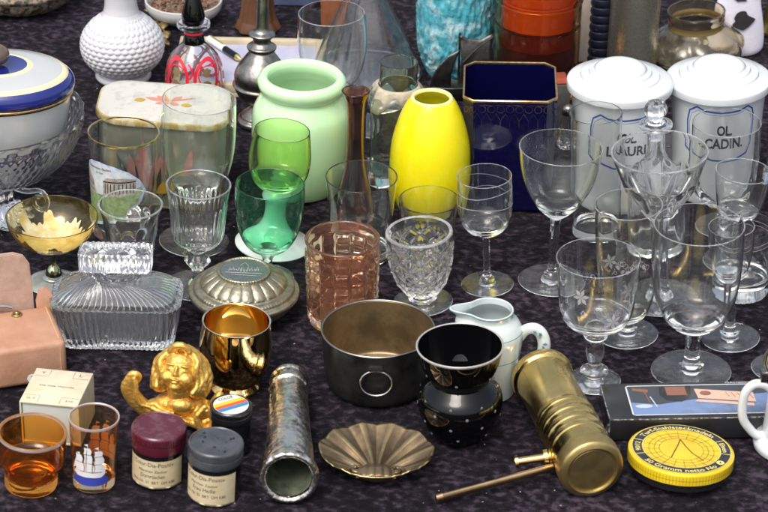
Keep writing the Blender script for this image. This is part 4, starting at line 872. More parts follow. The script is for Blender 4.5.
def creamer():
    p = P(487, 390); T = thing('creamer', 'small white porcelain creamer jug with curled handle and green rim line', 'jug', p)
    o = [(0, 25)]+sm([(1, 27), (18, 29), (36, 31), (52, 33), (61, 33), (68, 29), (72, 24.5), (75, 22), (80, 22.5)], 6)
    H = 80
    def md(th, h, r, i):
        k = max(0, min(1, (h-58)/21)); d = (th-pi) if th > 0 else (th+pi); d = abs(((th-pi+pi) % (2*pi))-pi)
        return r+k**1.6*18*math.exp(-(d/.34)**2)
    inn = shell_in(o, 1.6, 4, 6)
    lathe('body', [(0, 0)]+o+inn, p, porc2, T, seg=128, mod=md)
    V = []; rg = []
    line = M('green_grey_line', (.10, .22, .22), .25)
    pts = []
    for k in range(97):
        th = 2*pi*k/96; r = md(th, 80, 22.4, 0)+.1; pts.append((r*cos(th)*p.s, r*sin(th)*p.s, 79.6*p.v))
    tube('rim_line', pts, .5*p.s, line, T, 8, caps=False)
    for h in (62.5, 40): lathe('painted_line', [(h-.35, rad(o, h)+.15), (h+.35, rad(o, h)+.15)], p, line, T)
    c = [(29, -2, 54), (35, -3, 62), (44, -4, 64), (51, -5, 59), (54, -6, 49), (52, -6, 38), (45, -5, 29), (37, -4, 25), (27, -2, 23)]
    c = sm(c, 6); tube('handle', [(x*p.s, y*p.s, z*p.v) for x, y, z in c], [(4.2+.8*sin(pi*i/(len(c)-1)))*p.s for i in range(len(c))], porc2, T, 16, ell=1.3)
    bm = []
    for i, t in enumerate((12, 15, 18, 22, 25)):
        x, y, z = c[t]; bm.append(((x*p.s, y*p.s-6.2*p.s, z*p.v), i))
    sh = join2(*[xf(poly([(1.6*cos(q)+.8*cos(3*q), 1.6*sin(q)) for q in [k*.5 for k in range(12)]]), c[t][0]+dx, c[t][2], t) for t, dx in ((12, 0), (15, 1.5), (17, -1.5), (22, 1), (24, -1))])
    decal('blue_sprigs', sh, lambda u, v: Vector((u*p.s, (-5-6.4)*p.s, v*p.v)), M('blue_sprig_paint', (.12, .26, .36), .3), T)
creamer()
def dotted_vase():
    p = P(460, 436); T = thing('black_vase', 'glossy black vase with raised white dots and wide funnel mouth', 'vase', p, lean=(460, 90))
    b = [(0, 21)]+sm([(1, 23), (8, 30), (20, 38), (32, 42), (41, 42), (48, 38.5), (54, 31), (56, 28.5)], 6)
    f = sm([(56, 28.5), (58, 29), (61, 31.5), (68, 36), (78, 40), (89, 42.6)], 6)
    lathe('body', [(0, 0)]+b, p, blackg, T, seg=128)
    lathe('funnel', f+[(89.6, 42.4), (89.4, 41.6), (78, 38.4), (68, 34), (60, 29), (52, 23), (30, 19), (8, 15), (7.5, 0)], p, blackg, T, seg=128)
    lathe('rim', [(88.4, 42.7), (89.9, 43.2), (90.6, 42.2), (89.8, 41.2)], p, M('grey_rim_line', (.38, .37, .36), .3), T, seg=128)
    wd = M('raised_white_dots', (.16, .17, .19), .35)
    V = []; Fc = []
    rows = ((14, 7, 0), (27, 8, .5), (38, 8, 0), (46, 8, .5), (68, 6, .25))
    for h, n, ph in rows:
        for k in range(n):
            a = 2*pi*(k+ph)/n+.15; pr = b if h < 56 else f; R = rad(pr, h); c = Vector((R*cos(a), R*sin(a), h)); o0 = len(V)
            nn = Vector((cos(a), sin(a), 0)); t1 = Vector((-sin(a), cos(a), 0)); t2 = Vector((0, 0, 1)); rr_ = 1.6
            for ring in range(3):
                q = ring*pi/6
                for s_ in range(8): w_ = c+(t1*cos(s_*pi/4)+t2*sin(s_*pi/4))*rr_*cos(q)+nn*(rr_*.3*sin(q)); V.append((w_.x*p.s, w_.y*p.s, w_.z*p.v))
            w_ = c+nn*rr_*.31; V.append((w_.x*p.s, w_.y*p.s, w_.z*p.v))
            for ring in range(2):
                for s_ in range(8): Fc.append((o0+ring*8+s_, o0+ring*8+(s_+1) % 8, o0+ring*8+8+(s_+1) % 8, o0+ring*8+8+s_))
            for s_ in range(8): Fc.append((o0+16+s_, o0+16+(s_+1) % 8, o0+24))
    obj('raised_dots', V, Fc, wd, T)
dotted_vase()

# ------------------------------------------------------------------ front row
def leather_case():
    z = .032; m, wv, dv, a = rectfit([(-25, 315), (50, 304), (65, 338), (-22, 358)], z)
    T = thing('leather_case', 'tan leather camera case with its suede lined flap folded up behind', 'case', m, rz=a)
    le = M('tan_leather', (.42, .215, .130), .45, col2=(.52, .30, .20), vs=34, vpow=(.38, .66), bump=.45, bs=420, bdist=.0005, coat=.08); su = M('pinkish_suede', (.52, .35, .27), .85, col2=(.42, .27, .20), vs=130, sheen=.3, bump=.35, bs=260)
    box('body', (-wv/2, -dv/2, .0003), (wv/2, dv/2, z), le, T, .0042, 4)
    th = M('pale_thread', (.58, .40, .22), .7)
    bm = bmesh.new()
    for k in range(17):
        zz = .004+k*.0015*1.15
        if zz < z-.004: bmesh.ops.create_cube(bm, size=1, matrix=Matrix.Translation((wv/2-.0045, -dv/2-.0001, zz)) @ Matrix.Diagonal((.0007, .0006, .0011, 1)))
    for k in range(30):
        yy = -dv/2+.006+k*.0018
        if yy < dv/2-.004: bmesh.ops.create_cube(bm, size=1, matrix=Matrix.Translation((wv/2-.0042, yy, z+.0001)) @ Matrix.Diagonal((.0007, .0012, .0005, 1)))
    from_bm('stitching', bm, th, T)
    pts = [(-.06, 0), (.0, 0), (.024, 0), (.026, .03), (.0255, .044), (.021, .051), (.012, .054), (-.03, .055), (-.06, .055)]
    f = at(10, 318, 0); 
    M1 = Matrix.Translation((-.002, dv/2+.006, .001)) @ Matrix.Rotation(radians(88), 4, 'X')
    pts = [(-.075, 0), (wv/2-.008, 0), (wv/2-.009, .040), (wv/2-.010, .062), (wv/2-.014, .069), (wv/2-.021, .072), (-.075, .073)]
    extrude('flap', pts, .0035, M1, su, T, .0008)
    tb = [(-.0065, 0), (.0065, 0), (.0065, .010), (.004, .017), (0, .0195), (-.004, .017), (-.0065, .010)]
    extrude('strap_tab', tb, .0022, Matrix.Translation((wv/2-.0035, dv/2-.001, z-.006)) @ Matrix.Rotation(radians(75), 4, 'X'), le, T, .0005)
    c = at(17, 315, z); loc = Matrix.Rotation(-a, 3, 'Z') @ (Vector((c.x, c.y, 0))-Vector((m.x, m.y, 0)))
    q = P(17, 330)
    lathe('brass_snap', sm([(z/q.v, 5.5), (z/q.v+1.4, 5), (z/q.v+1.8, 3.6), (z/q.v+1.2, 2.8)], 3)+sm([(z/q.v+2.6, 2.6), (z/q.v+3.6, 1.6), (z/q.v+3.8, 0)], 3), q, M('dull_brass', (.42, .32, .14), .3, metal=1), T, 32, off=(loc.x/q.s, loc.y/q.s))
    sx = wv/2-.0255
    dsc = poly([(.0034*cos(i*.3), .0034*sin(i*.3)) for i in range(21)])
    stk = decal('price_sticker', dsc, lambda u, v: Vector((sx+u, -dv/2-.0003, .0066+v)), white, T, .003)
    decal('lettering', text2('2', .0018, .0032), lambda u, v: Vector((sx+u, -dv/2-.0005, .0052+v)), M('grey_pencil', (.2, .2, .22), .6), stk, .003)
    ch = M('chrome_trim', (.65, .65, .66), .15, metal=1)
    tube('chrome_trim', [(x, dv/2+.001, z+.0006+.004*sqrt(max(0, 1-((x+.02)/.022)**2))) for x in [-.0415+.0043*i for i in range(11)]], .0014, ch, T, 8)
leather_case()
def cream_box():
    z = .0315; m, wv, dv, a = rectfit([(37, 368), (92.6, 373), (77.7, 407.5), (19, 401)], z)
    T = thing('slide_box', 'small cream cardboard box with corner letters and pale blue drawer', 'box', m, rz=a)
    card = M('cream_card', (.66, .60, .44), .7, col2=(.55, .48, .32), vs=45, bump=.08, bs=200); dr = M('pale_blue_card', (.46, .53, .52), .65, col2=(.52, .57, .54), vs=30)
    t = .0011
    box('sleeve', (-wv/2, -dv/2, z-t), (wv/2, dv/2, z), card, T, .0003); box('sleeve_bottom', (-wv/2, -dv/2, 0), (wv/2, dv/2, t), card, T)
    box('sleeve_side', (-wv/2, -dv/2, t+.0001), (-wv/2+t, dv/2, z-t-.0001), card, T); box('sleeve_side', (wv/2-t, -dv/2, t+.0001), (wv/2, dv/2, z-t-.0001), card, T)
    box('drawer', (-wv/2+t+.0004, -dv/2+.0012, t+.0004), (wv/2-t-.0004, dv/2-.0005, z-t-.0006), dr, T, .0004)
    ik = M('faded_brown_ink', (.10, .08, .06), .7); W, D = wv*1000, dv*1000
    L = [stroke([(-W/2+1, D/2-9.5), (-W/2+11, D/2-9.5), (-W/2+11, D/2-1)], .25), stroke([(W/2-1, D/2-9.5), (W/2-12, D/2-9.5), (W/2-12, D/2-1)], .25),
         stroke([(-W/2+1, -D/2+9.5), (-W/2+12, -D/2+9.5), (-W/2+12, -D/2+1)], .25), stroke([(W/2-1, -D/2+9.5), (W/2-13, -D/2+9.5), (W/2-13, -D/2+1)], .25),
         xf(text2('V', 2.2, 3.2), -W/2+6.5, D/2-6.5), xf(text2('L', 2.2, 3.2), W/2-7, D/2-6.5), xf(text2('N: 7', 5.5, 2), -W/2+6.5, -D/2+4.5), xf(text2('510', 5, 2), W/2-7, -D/2+4.5), xf(text2('Die liebe Viennella', 24, 2.0), 0, 0)]
    decal('printed_top', join2(*L), lambda u, v: Vector((u/1000, v/1000, z+.00012)), ik, T, 4)
cream_box()
def amber_tumbler():
    o = [(0, 24)]+sm([(.5, 25.5), (2, 26.3), (10, 26.6), (20, 27.2), (23, 29)], 4)+sm([(24.5, 31.5), (26, 32.8), (38, 33.4), (52, 34.2)], 5)
    T, p = glassware('amber_tumbler', 'squat stepped amber glass tumbler at the bottom left corner', 'tumbler', 31, 484, amberg, None, None, o, t=2.4, hb=7, corner=5, group=GL, rimmat=silverrim, lean=(32.5, 52))
amber_tumbler()
def ship_glass():
    o = [(0, 19.5)]+sm([(.6, 20.5), (3, 21), (30, 22.8), (65, 25)], 6)
    T, p = glassware('ship_glass', 'small shot glass printed with a white sailing ship on blue sea', 'shot glass', 94, 482, shotg, None, None, o, t=1.15, hb=6, corner=4, group=GL, rimmat=M('pinkish_rim_line', (.62, .50, .46), .25, metal=.4), lean=(94, 65))
    wh = M('white_print', (.82, .82, .82), .4); bl = M('blue_print', (.05, .07, .42), .4); bk = M('dark_rigging', (.05, .04, .04), .5)
    for rot, mt, hh in ((-.12, wh, 0), (2.75, M('faded_tan_print', (.62, .42, .28), .5), 0)):
        sh = []; up = lambda q: ([(x, y+5) for x, y in q[0]], q[1])
        for x0, w_, hs in ((-15, 9.5, (17, 26, 34)), (-5, 10, (17, 26, 35, 42)), (5.5, 11, (17, 25, 33, 39))):
            for i in range(len(hs)-1):
                k = 1-.13*i; sh.append(poly([(x0, hs[i]+.2), (x0+w_*k, hs[i]+.2), (x0+w_*k+.8, (hs[i]+hs[i+1])/2), (x0+w_*k*.9, hs[i+1]-.4), (x0+.6, hs[i+1]-.4), (x0+1, (hs[i]+hs[i+1])/2)]))
        sh.append(poly([(-16, 17), (-17, 14), (-13, 11.5), (12, 11.5), (16, 14), (17, 18), (12, 16.5), (-10, 16.5)])); sh.append(poly([(-14, 20), (-19, 17), (-14, 30)]))
        for x, t_ in ((-9.5, 36), (-.7, 46), (9.8, 43)): sh.append(stroke([(x, 14), (x, t_)], .5)); sh.append(poly([(x, t_), (x-4, t_-1.2), (x, t_-2.4)]))
        decal('printed_ship', up(join2(*sh)), wrap(p, o, .18, rot), mt, T, 3)
        decal('rigging', up(join2(*[stroke([(-4+q*.2, 18), (-1.5, 40)], .35) for q in (0, 8)]+[stroke([(3.5, 16), (4.4, 36)], .7)])), wrap(p, o, .3, rot), bk, T, 3)
        if rot < 0: decal('printed_sea', up(poly([(-20, 4), (-20, 9), (-15, 12.5), (-9, 10.8), (-3, 12), (3, 10.6), (9, 12), (16, 13), (20, 9), (19, 4), (8, 2.8), (-8, 2.8)])), wrap(p, o, .12, rot), bl, T, 3)
ship_glass()
label = M('cream_paper_label', (.66, .57, .37), .6, col2=(.55, .45, .27), vs=60)
def paint_jar(bx, by, R, H, cap, lbl, words, lidmat, side, lean, rot=-.22):
    p = P(bx, by); T = thing('film_canister', lbl, 'canister', p, 'small round lidded canisters', lean=lean)
    bk = M('black_plastic', (.008, .008, .009), .18, coat=.4)
    hb = H-cap
    o = [(0, R-2)]+sm([(.6, R-1), (4, R-.8), (hb, R-.8)], 4)
    lathe('body', [(0, 0)]+o, p, bk, T)
    lid = [(hb, R-.8), (hb+.1, R+.3)]+sm([(hb+1, R+.8), (hb+cap*.45, R+.7), (hb+cap*.5, R+.3), (hb+cap*.55, R+.6), (H-2.4, R+.7), (H-.8, R)], 3)+[(H, R-1.6), (H-.9, R-2.6), (H-1, R-12), (H-.9, 0)]
    lathe('lid', lid, p, lidmat, T, seg=168, mod=(lambda th, h, r, i: r+(.45*abs(sin(28*th)) if hb+cap*.5 < h < H-2 and r > R-1 else 0)) if side else None)
    if words:
        h0, h1 = 1.6, hb-4.5; a = (R-.8)*1.32
        lb = decal('paper_label', poly([(-a, h0), (-a/3, h0), (a/3, h0), (a, h0), (a, h1), (a/3, h1), (-a/3, h1), (-a, h1)]), wrap(p, o, .15, rot), label, T, 3)
        L = []; y = h1-5.6
        for t, w_, hh, b_ in words:
            L.append(xf(text2(t, w_, hh, b_), 0, y)); y -= 5.6
        decal('lettering', join2(*L), wrap(p, o, .3, rot), M('brown_black_ink', (.05, .035, .025), .6), lb, 3)
    return T, p
paint_jar(158, 476, 26.5, 51, 18, 'canister with ribbed maroon lid and cream paper label', [('Color-Dia-Positiv', 43, 4.0, 0), ('Märchen Zauber', 30, 2.5, 0), ('Dornröschen', 25, 3.8, 0), ('Best. Nr. 51  BRT  DM 4.80', 46, 2.8, 0)],
          M('maroon_plastic', (.085, .010, .022), .22, col2=(.15, .06, .075), vs=90, vpow=(.5, .7), rough2=.38, coat=.3), True, (159, 51), rot=-.14)
paint_jar(214, 493, 27, 52, 16, 'canister with scuffed dark grey lid and cream paper label', [('Color-Dia-Positiv', 43, 4.0, 0), ('Märchen Zauber', 30, 2.5, 0), ('Frau Holle', 25, 3.8, 0), ('Best. Nr. 52  BRT  DM 4.80', 46, 2.8, 0)],
          M('dark_grey_plastic', (.030, .034, .040), .30, col2=(.075, .08, .09), vs=60, rough2=.42, coat=.2), False, (216, 52), rot=-.38)
rf = random.Random(21); lid_o = [o for o in COL.objects if o.name.startswith('lid') and o.parent and 'dark grey lid' in o.parent.get('label', '')][0]; pj = P(214, 493)
decal('lid_flecks', join2(*[xf(poly([(rr_*cos(q)*(1+.3*sin(3*q)), rr_*.7*sin(q)) for q in [i*.7 for i in range(9)]]), x, y, rf.random()*3) for x, y, rr_ in [(rf.uniform(-17, 17), rf.uniform(-17, 17), rf.choice((.5, .7, .9, 1.8))) for k in range(16)]]), flat(pj, 51.5), ink, lid_o, 3)
T, p = paint_jar(231, 447, 20.5, 43, 12, 'narrow black canister with yellow, red and blue stripes on a white lid disc', None, M('black_plastic_cap', (.010, .010, .012), .25, coat=.3), False, (231, 43))
def disc_clip(x0, x1, R=17.2):
    """a band of the disc between two slanting lines"""
    out = [(x0, -sqrt(R*R-x0*x0)), (x0, sqrt(R*R-x0*x0))]
    if x1 > x0: out = [(x, -sqrt(max(0, R*R-x*x))) for x in [x0+(x1-x0)*i/8 for i in range(9)]]+[(x, sqrt(max(0, R*R-x*x))) for x in [x1-(x1-x0)*i/8 for i in range(9)]]
    return poly(out)
fz = lambda e: flat(p, 42.4+e, rot=radians(-58))
decal('lid_disc', poly([(17.6*cos(i*pi/24), 17.6*sin(i*pi/24)) for i in range(48)]), fz(0), M('white_disc', (.74, .74, .66), .4), T, 6)
for nm, a, b, c in (('yellow_stripe', -7.5, -2.2, (.80, .50, .04)), ('red_stripe', -2.2, 2.8, (.70, .10, .03)), ('blue_stripe', 2.8, 8, (.03, .22, .50))): decal(nm, disc_clip(a, b), fz(.2), M(nm+'_ink', c, .4), T, 6)
decal('lettering', xf(text2('COLOR', 16, 4.5, .01), 0, 10.5), flat(p, 42.6, rot=.5), ink, T, 5)
def cherub():
    p = P(176, 424); T = thing('gilded_cherub', 'gilded winged cherub head looking upwards', 'figurine', p)
    rnd = random.Random(11); B = []; pv = Vector((4, 2, 44)); HR = Matrix.Rotation(radians(-30), 3, 'X') @ Matrix.Rotation(radians(9), 3, 'Y') @ Matrix.Rotation(radians(-8), 3, 'Z'); I3 = Matrix.Identity(3)
    def add(c, r, head=False):
        c = Vector(c)
        if head: B.append((pv+HR @ (c-pv), r, HR))
        else: B.append((c, r, I3))
    def path(pts, rs, head=False, step=1.6):
        pts = sm(pts, 6)
        for k, q in enumerate(pts):
            r = rs[0]+(rs[1]-rs[0])*k/(len(pts)-1); add(q, (r, r, r), head)
    for c, r in (((4, -6, 58), (17.5, 17, 20.5)), ((4, 6, 62), (22, 18, 20)), ((4, -11, 68), (15, 11, 10)), ((-13, 2, 62), (12, 14, 14)), ((21, 2, 62), (12, 14, 14)), ((-16, 0, 48), (9.5, 11, 14)), ((24, 0, 48), (9.5, 11, 14)), ((-14, 1, 42), (8, 9, 8)), ((22, 1, 42), (8, 9, 8)), ((4, 0, 78), (16, 13, 7))): add(c, r, True)
    for c, r in (((4, -25.2, 55.6), (3.0, 3.4, 2.8)), ((4, -23.4, 60), (1.9, 2.6, 5)), ((-3.2, -21.2, 64.2), (5.4, 2.4, 1.5)), ((11.2, -21.2, 64.2), (5.4, 2.4, 1.5)), ((-5, -17, 52), (7.6, 5.6, 6.6)), ((13, -17, 52), (7.6, 5.6, 6.6)),
                 ((4, -18.6, 42.6), (5.6, 4.8, 4.2)), ((4, -22.2, 50.0), (4.6, 2.2, 1.2)), ((4, -21.6, 47.2), (3.6, 2.3, 1.5)), ((-3.2, -20.0, 59.8), (3.8, 2.2, 1.9)), ((11.2, -20.0, 59.8), (3.8, 2.2, 1.9))): add(c, r, True)
    for side in (-1, 1):                       # wavy locks over the full hair
        for k in range(8):
            t = k/7; y0 = -15+26*t; ph = rnd.uniform(0, 6.28); pts = []
            for i in range(9):
                q = i/8; wd = 3+24.5*sin(min(1, q*1.6)*pi/2)-4*max(0, q-.6); wd *= sqrt(max(.2, 1-((y0-2)/24)**2)); x = 4+side*(wd+1.8*sin(q*12+ph)); z = 84-3*t-44*q**1.2
                pts.append((x, y0+2.0*cos(q*11+ph)+4*q, z))
            path(pts, (3.4, 2.8), True)
    path([(-6, -15, 78), (-1, -19, 83), (5, -19, 84), (11, -16, 80)], (4.2, 3.6), True)
    for c, r in (((4, 1, 38), (12, 11, 13)), ((3, 2, 24), (25, 14, 12)), ((-16, 1, 18), (17, 12, 10)), ((24, 1, 18), (17, 12, 10)), ((2, 2, 8), (34, 15, 8)), ((6, -5, 27), (15, 11, 9))): add(c, r)
    path([(-22, -9, 24), (-8, -14, 20), (6, -14, 14), (20, -13, 8), (30, -12, 2)], (3, 4)); path([(30, -8, 26), (22, -12, 16), (26, -14, 4)], (3.5, 4))
    for t in [i/16 for i in range(17)]:        # left wing: a tall curved blade, hollow on the inside
        x = -24-22*sin(t*1.9)+6*max(0, t-.75)*4*.8; z = 12+42*t**1.15; add((x, 1, z), (11-3.2*t, 6.5-2.5*t, 7))
    path([(-24, -7, 24), (-34, -7, 27), (-38, -6, 36), (-38, -4, 46), (-40, -2, 53)], (2.2, 2.6))
    path([(26, 0, 14), (36, -1, 20), (42, 0, 30), (44, 2, 34)], (8, 4.5)); path([(28, -6, 6), (38, -5, 12), (45, -2, 24)], (5, 3)); path([(32, -9, 22), (38, -10, 14), (36, -12, 4)], (3.5, 3))
    unit = {}
    for k in (2, 3):
        t_ = bmesh.new(); bmesh.ops.create_icosphere(t_, subdivisions=k, radius=1); unit[k] = ([v.co.copy() for v in t_.verts], [tuple(v.index for v in f.verts) for f in t_.faces]); t_.free()
    V = []; Fc = []
    for c, r, Rm in B:
        vs, fs = unit[2 if max(r) < 6 else 3]; o0 = len(V)
        for v in vs:
            w_ = (c+Rm @ Vector((v.x*r[0], v.y*r[1], v.z*r[2])))*p.s; w_.z = max(w_.z, .0002); V.append(w_)
        Fc += [tuple(q+o0 for q in f) for f in fs]
    o = obj('head_and_wings', V, Fc, leaf, T, sharp=None)
    r = o.modifiers.new('skin', 'REMESH'); r.mode = 'VOXEL'; r.voxel_size = .00045; r.use_smooth_shade = True
    s_ = o.modifiers.new('soften', 'SMOOTH'); s_.factor = .5; s_.iterations = 3
    tx = bpy.data.textures.new('chisel', 'CLOUDS'); tx.noise_scale = .0025; d = o.modifiers.new('chisel', 'DISPLACE'); d.texture = tx; d.strength = .0006; d.mid_level = .5
cherub()
def silver_tube():
    a = at(289, 503); b = at(289, 396); d = (b-a); L = d.length; u = d.normalized(); p = P(289, 490); s = p.s
    T = thing('silver_sleeve', 'embossed silver sleeve lying with its hollow open end towards the viewer', 'sleeve', a+Vector((0, 0, 29.5*s)))
    # the axis runs from the open end back, sinking as the tube narrows
    far = b+Vector((0, 0, 20.5*s)); ax = (far-(a+Vector((0, 0, 29.5*s)))); T.rotation_euler = ax.to_track_quat('Z', 'Y').to_euler(); L = ax.length/s
    q = P(289, 490); q.v = q.s
    m = M('embossed_silver', (.74, .71, .65), .22, metal=1, col2=(.15, .14, .12), vs=150, vpow=(.47, .64), rough2=.5, bump=.9, bs=230, bdist=.0010)
    ins = M('verdigris_interior', (.20, .22, .16), .6, metal=.4, col2=(.02, .04, .02), vs=60, bump=.4, bs=100)
    lathe('end_ring', sm([(3, 22.5), (0, 23.5), (-1.5, 26.5), (0, 29), (4, 29.8), (8, 28.6), (11, 26.4)], 4), q, m, T, seg=120, mod=lambda th, h, r, i: r+.25*noise.noise(Vector((cos(th)*9, sin(th)*9, h*.3)))*3)
    lathe('body', sm([(9, 26.8), (14, 25.8), (60, 23.8), (120, 21), (L-26, 19)], 20), q, m, T, seg=160, mod=lambda th, h, r, i: r+.35*noise.noise(Vector((cos(th)*3, sin(th)*3, h*.05)))+(.8*abs(sin(5*th+h*.3)*sin(5*th-h*.3)) if h < 46 or h > 130 else 0)*max(0, sin(th*2+1)))
    lathe('cap', sm([(L-26, 19), (L-24, 21), (L-20, 21), (L-17, 19), (L-9, 19), (L-6, 20.6), (L-2, 20.4), (L, 18)], 3)+[(L+.5, 0)], q, m, T, seg=96)
    lathe('inner_wall', sm([(3, 22.5), (10, 22), (60, 20), (L-30, 17)], 5)+[(L-29, 0)], q, ins, T, seg=96)
silver_tube()
def shell_dish():
    p = P(376, 478); T = thing('shell_dish', 'shallow bronze scallop shell dish with curled hinge', 'dish', p)
    m = M('aged_bronze', (.33, .24, .14), .30, metal=.85, col2=(.13, .09, .055), vs=60, rough2=.45, bump=.1, bs=150)
    bright = M('polished_bronze_ridge', (.62, .46, .22), .28, metal=1, col2=(.34, .25, .13), vs=80)
    U = Vector((0, -6)); NA, NT = 300, 30; a0, a1 = radians(-90), radians(270)
    def outl(a):
        c = Vector((0, 22)); rx, ry = 58.5, 48; dx, dy = cos(a), sin(a); P0 = U-c
        A = (dx/rx)**2+(dy/ry)**2; Bq = 2*(P0.x*dx/rx**2+P0.y*dy/ry**2); C = (P0.x/rx)**2+(P0.y/ry)**2-1
        return (-Bq+sqrt(Bq*Bq-4*A*C))/(2*A)
    V = []; Fc = []; fm = []
    for i in range(NA+1):
        f = i/NA; a = a0+(a1-a0)*f; R = outl(a)
        fr = max(0, min(1, (sin(a)+.75)/.5)); rib = cos(f*15*2*pi)*fr
        for j in range(NT+1):
            t = .10+.90*j/NT; sw = .50*(1-t)*cos(a)*1.0
            aa = a+sw; rr_ = R*t*(1+.014*rib*t)
            x = U.x+rr_*cos(aa); y = U.y+rr_*sin(aa)
            z = 2.5+17*t**2.0+1.7*(abs(rib)**.7*(1 if rib > 0 else -1))*min(1, t*1.6)*(1-.55*t**5)-(1-fr)*2*t+.35*cos(f*15*6*pi)*t*fr
            V.append((x*p.s, y*p.s, z*p.s))
    for i in range(NA):
        for j in range(NT):
            n = NT+1; Fc.append((i*n+j, (i+1)*n+j, (i+1)*n+j+1, i*n+j+1)); f = (i+.5)/NA; fm.append(1 if cos(f*15*2*pi) > .80 and j > 3 and .1 < f < .9 or j > NT-2 else 0)
    o = obj('shell', V, Fc, m, T, sharp=None, mats=[m, bright], fm=fm); o.modifiers.new('thickness', 'SOLIDIFY').thickness = 1.8*p.s; o.modifiers['thickness'].offset = -1
    # hinge: a fluted bridge between two scrolls
    V = []; Fc = []; NX, NY = 60, 14
    for i in range(NX+1):
        x = -20+40*i/NX; fl = 1.3*abs(sin(x*pi/8.5))
        for j in range(NY+1):
            t = j/NY; y = -25+27*t; z = 15+5.0*sin(min(1, t*1.25)*pi*.62+.15)-7*t*t+fl*.8-abs(x)**2*.006
            V.append((x*(1-.25*t)*p.s, (y+4)*p.s, z*p.s))
    for i in range(NX):
        for j in range(NY): n = NY+1; Fc.append((i*n+j, (i+1)*n+j, (i+1)*n+j+1, i*n+j+1))
    h = obj('hinge', V, Fc, m, T, sharp=None); h.modifiers.new('thickness', 'SOLIDIFY').thickness = 1.6*p.s
    for s_ in (-1, 1):
        pts = []
        for k in range(40):
            q = k/39; an = q*4.2*pi/1.6; rr_ = 10*(1-q*.75); pts.append(((s_*(20+rr_*.8*cos(an)))*p.s, (-8+rr_*.8*sin(an))*p.s, (13+3.5*q)*p.s))
        tube('scroll', pts, [(2.3-1.0*k/39)*p.s for k in range(40)], m, T, 10)
shell_dish()
def brass_mill():
    r = 31.5; p = P(575, 470); s = p.s
    near = at(592, 470, r*s); far = at(541, 375, r*s)
    T = thing('brass_mill', 'cylindrical brass pepper mill lying with its domed end forward and crank handle out', 'pepper mill', near)
    ax = far-near; L = ax.length/s; T.rotation_euler = ax.to_track_quat('Z', 'Y').to_euler()
    q = P(575, 470); q.v = q.s
    m = M('worn_brass', (.86, .64, .25), .15, metal=1, col2=(.60, .43, .14), vs=40, rough2=.30, bump=.10, bs=120, bdist=.0008)
    m2 = M('dull_brass_base', (.66, .50, .21), .32, metal=1, col2=(.48, .36, .14), vs=70, rough2=.48, bump=.3, bs=120, bdist=.0008)
    lathe('end_cap', [(-1.6, 0), (-1, 14), (-.4, 22.5), (.2, 23), (.2, 24), (-1.6, 24.6), (-2.2, 26)]+sm([(-1.5, 28), (0, 31), (3, 32.3), (16, 32.5), (18, 31.8)], 4), q, m2, T, seg=128)
    body = sm([(18, 31.8), (20, 30.6), (34, 30.2)], 3)
    for z in (36, 52, 68, 84): body += sm([(z, 30), (z+2, 30.9), (z+5, 30.9), (z+7, 30)], 3)+[(z+12, 29.6)]
    body += sm([(100, 29.6), (L-26, 29.4), (L-12, 29.6)], 3)
    lathe('body', body, q, m, T, seg=128)
    lathe('collar', sm([(L-12, 29.6), (L-9, 32.2), (L-3, 32.8), (L, 31.6), (L+1, 28)], 4)+[(L-3, 25), (L-4, 0)], q, m, T, seg=128)
    q0 = T.rotation_euler.to_matrix().inverted()
    def loc(px, py, z): return q0 @ (at(px, py, z)-near)
    rod = M('scratched_copper_brass', (.52, .36, .20), .3, metal=1, col2=(.38, .26, .13), vs=80)
    a = loc(553, 467, 17*s); b = loc(436, 499, 5.0*s)
    tube('crank_handle', [a, a.lerp(b, .06), a.lerp(b, .94), a.lerp(b, .945), b], [4.0*s, 4.2*s, 4.4*s, 5.0*s, 4.6*s], rod, T, 14, ell=.75)
    a = loc(560, 455, 24*s); b = loc(515, 462, 17*s)
    def ln(t0, t1, r0, r1, nm): tube(nm, [a.lerp(b, t0), a.lerp(b, (t0+t1)/2), a.lerp(b, t1)], [r0*s, (r0+r1)/2*s, r1*s], m, T, 18)
    ln(-.1, .62, 4.2, 4.0, 'peg'); ln(.15, .24, 8, 8.6, 'nut'); ln(.27, .36, 8.4, 7.8, 'nut'); ln(.62, .93, 4.0, 4.0, 'peg'); ln(.93, 1.0, 6.6, 6.2, 'peg_head')
brass_mill()
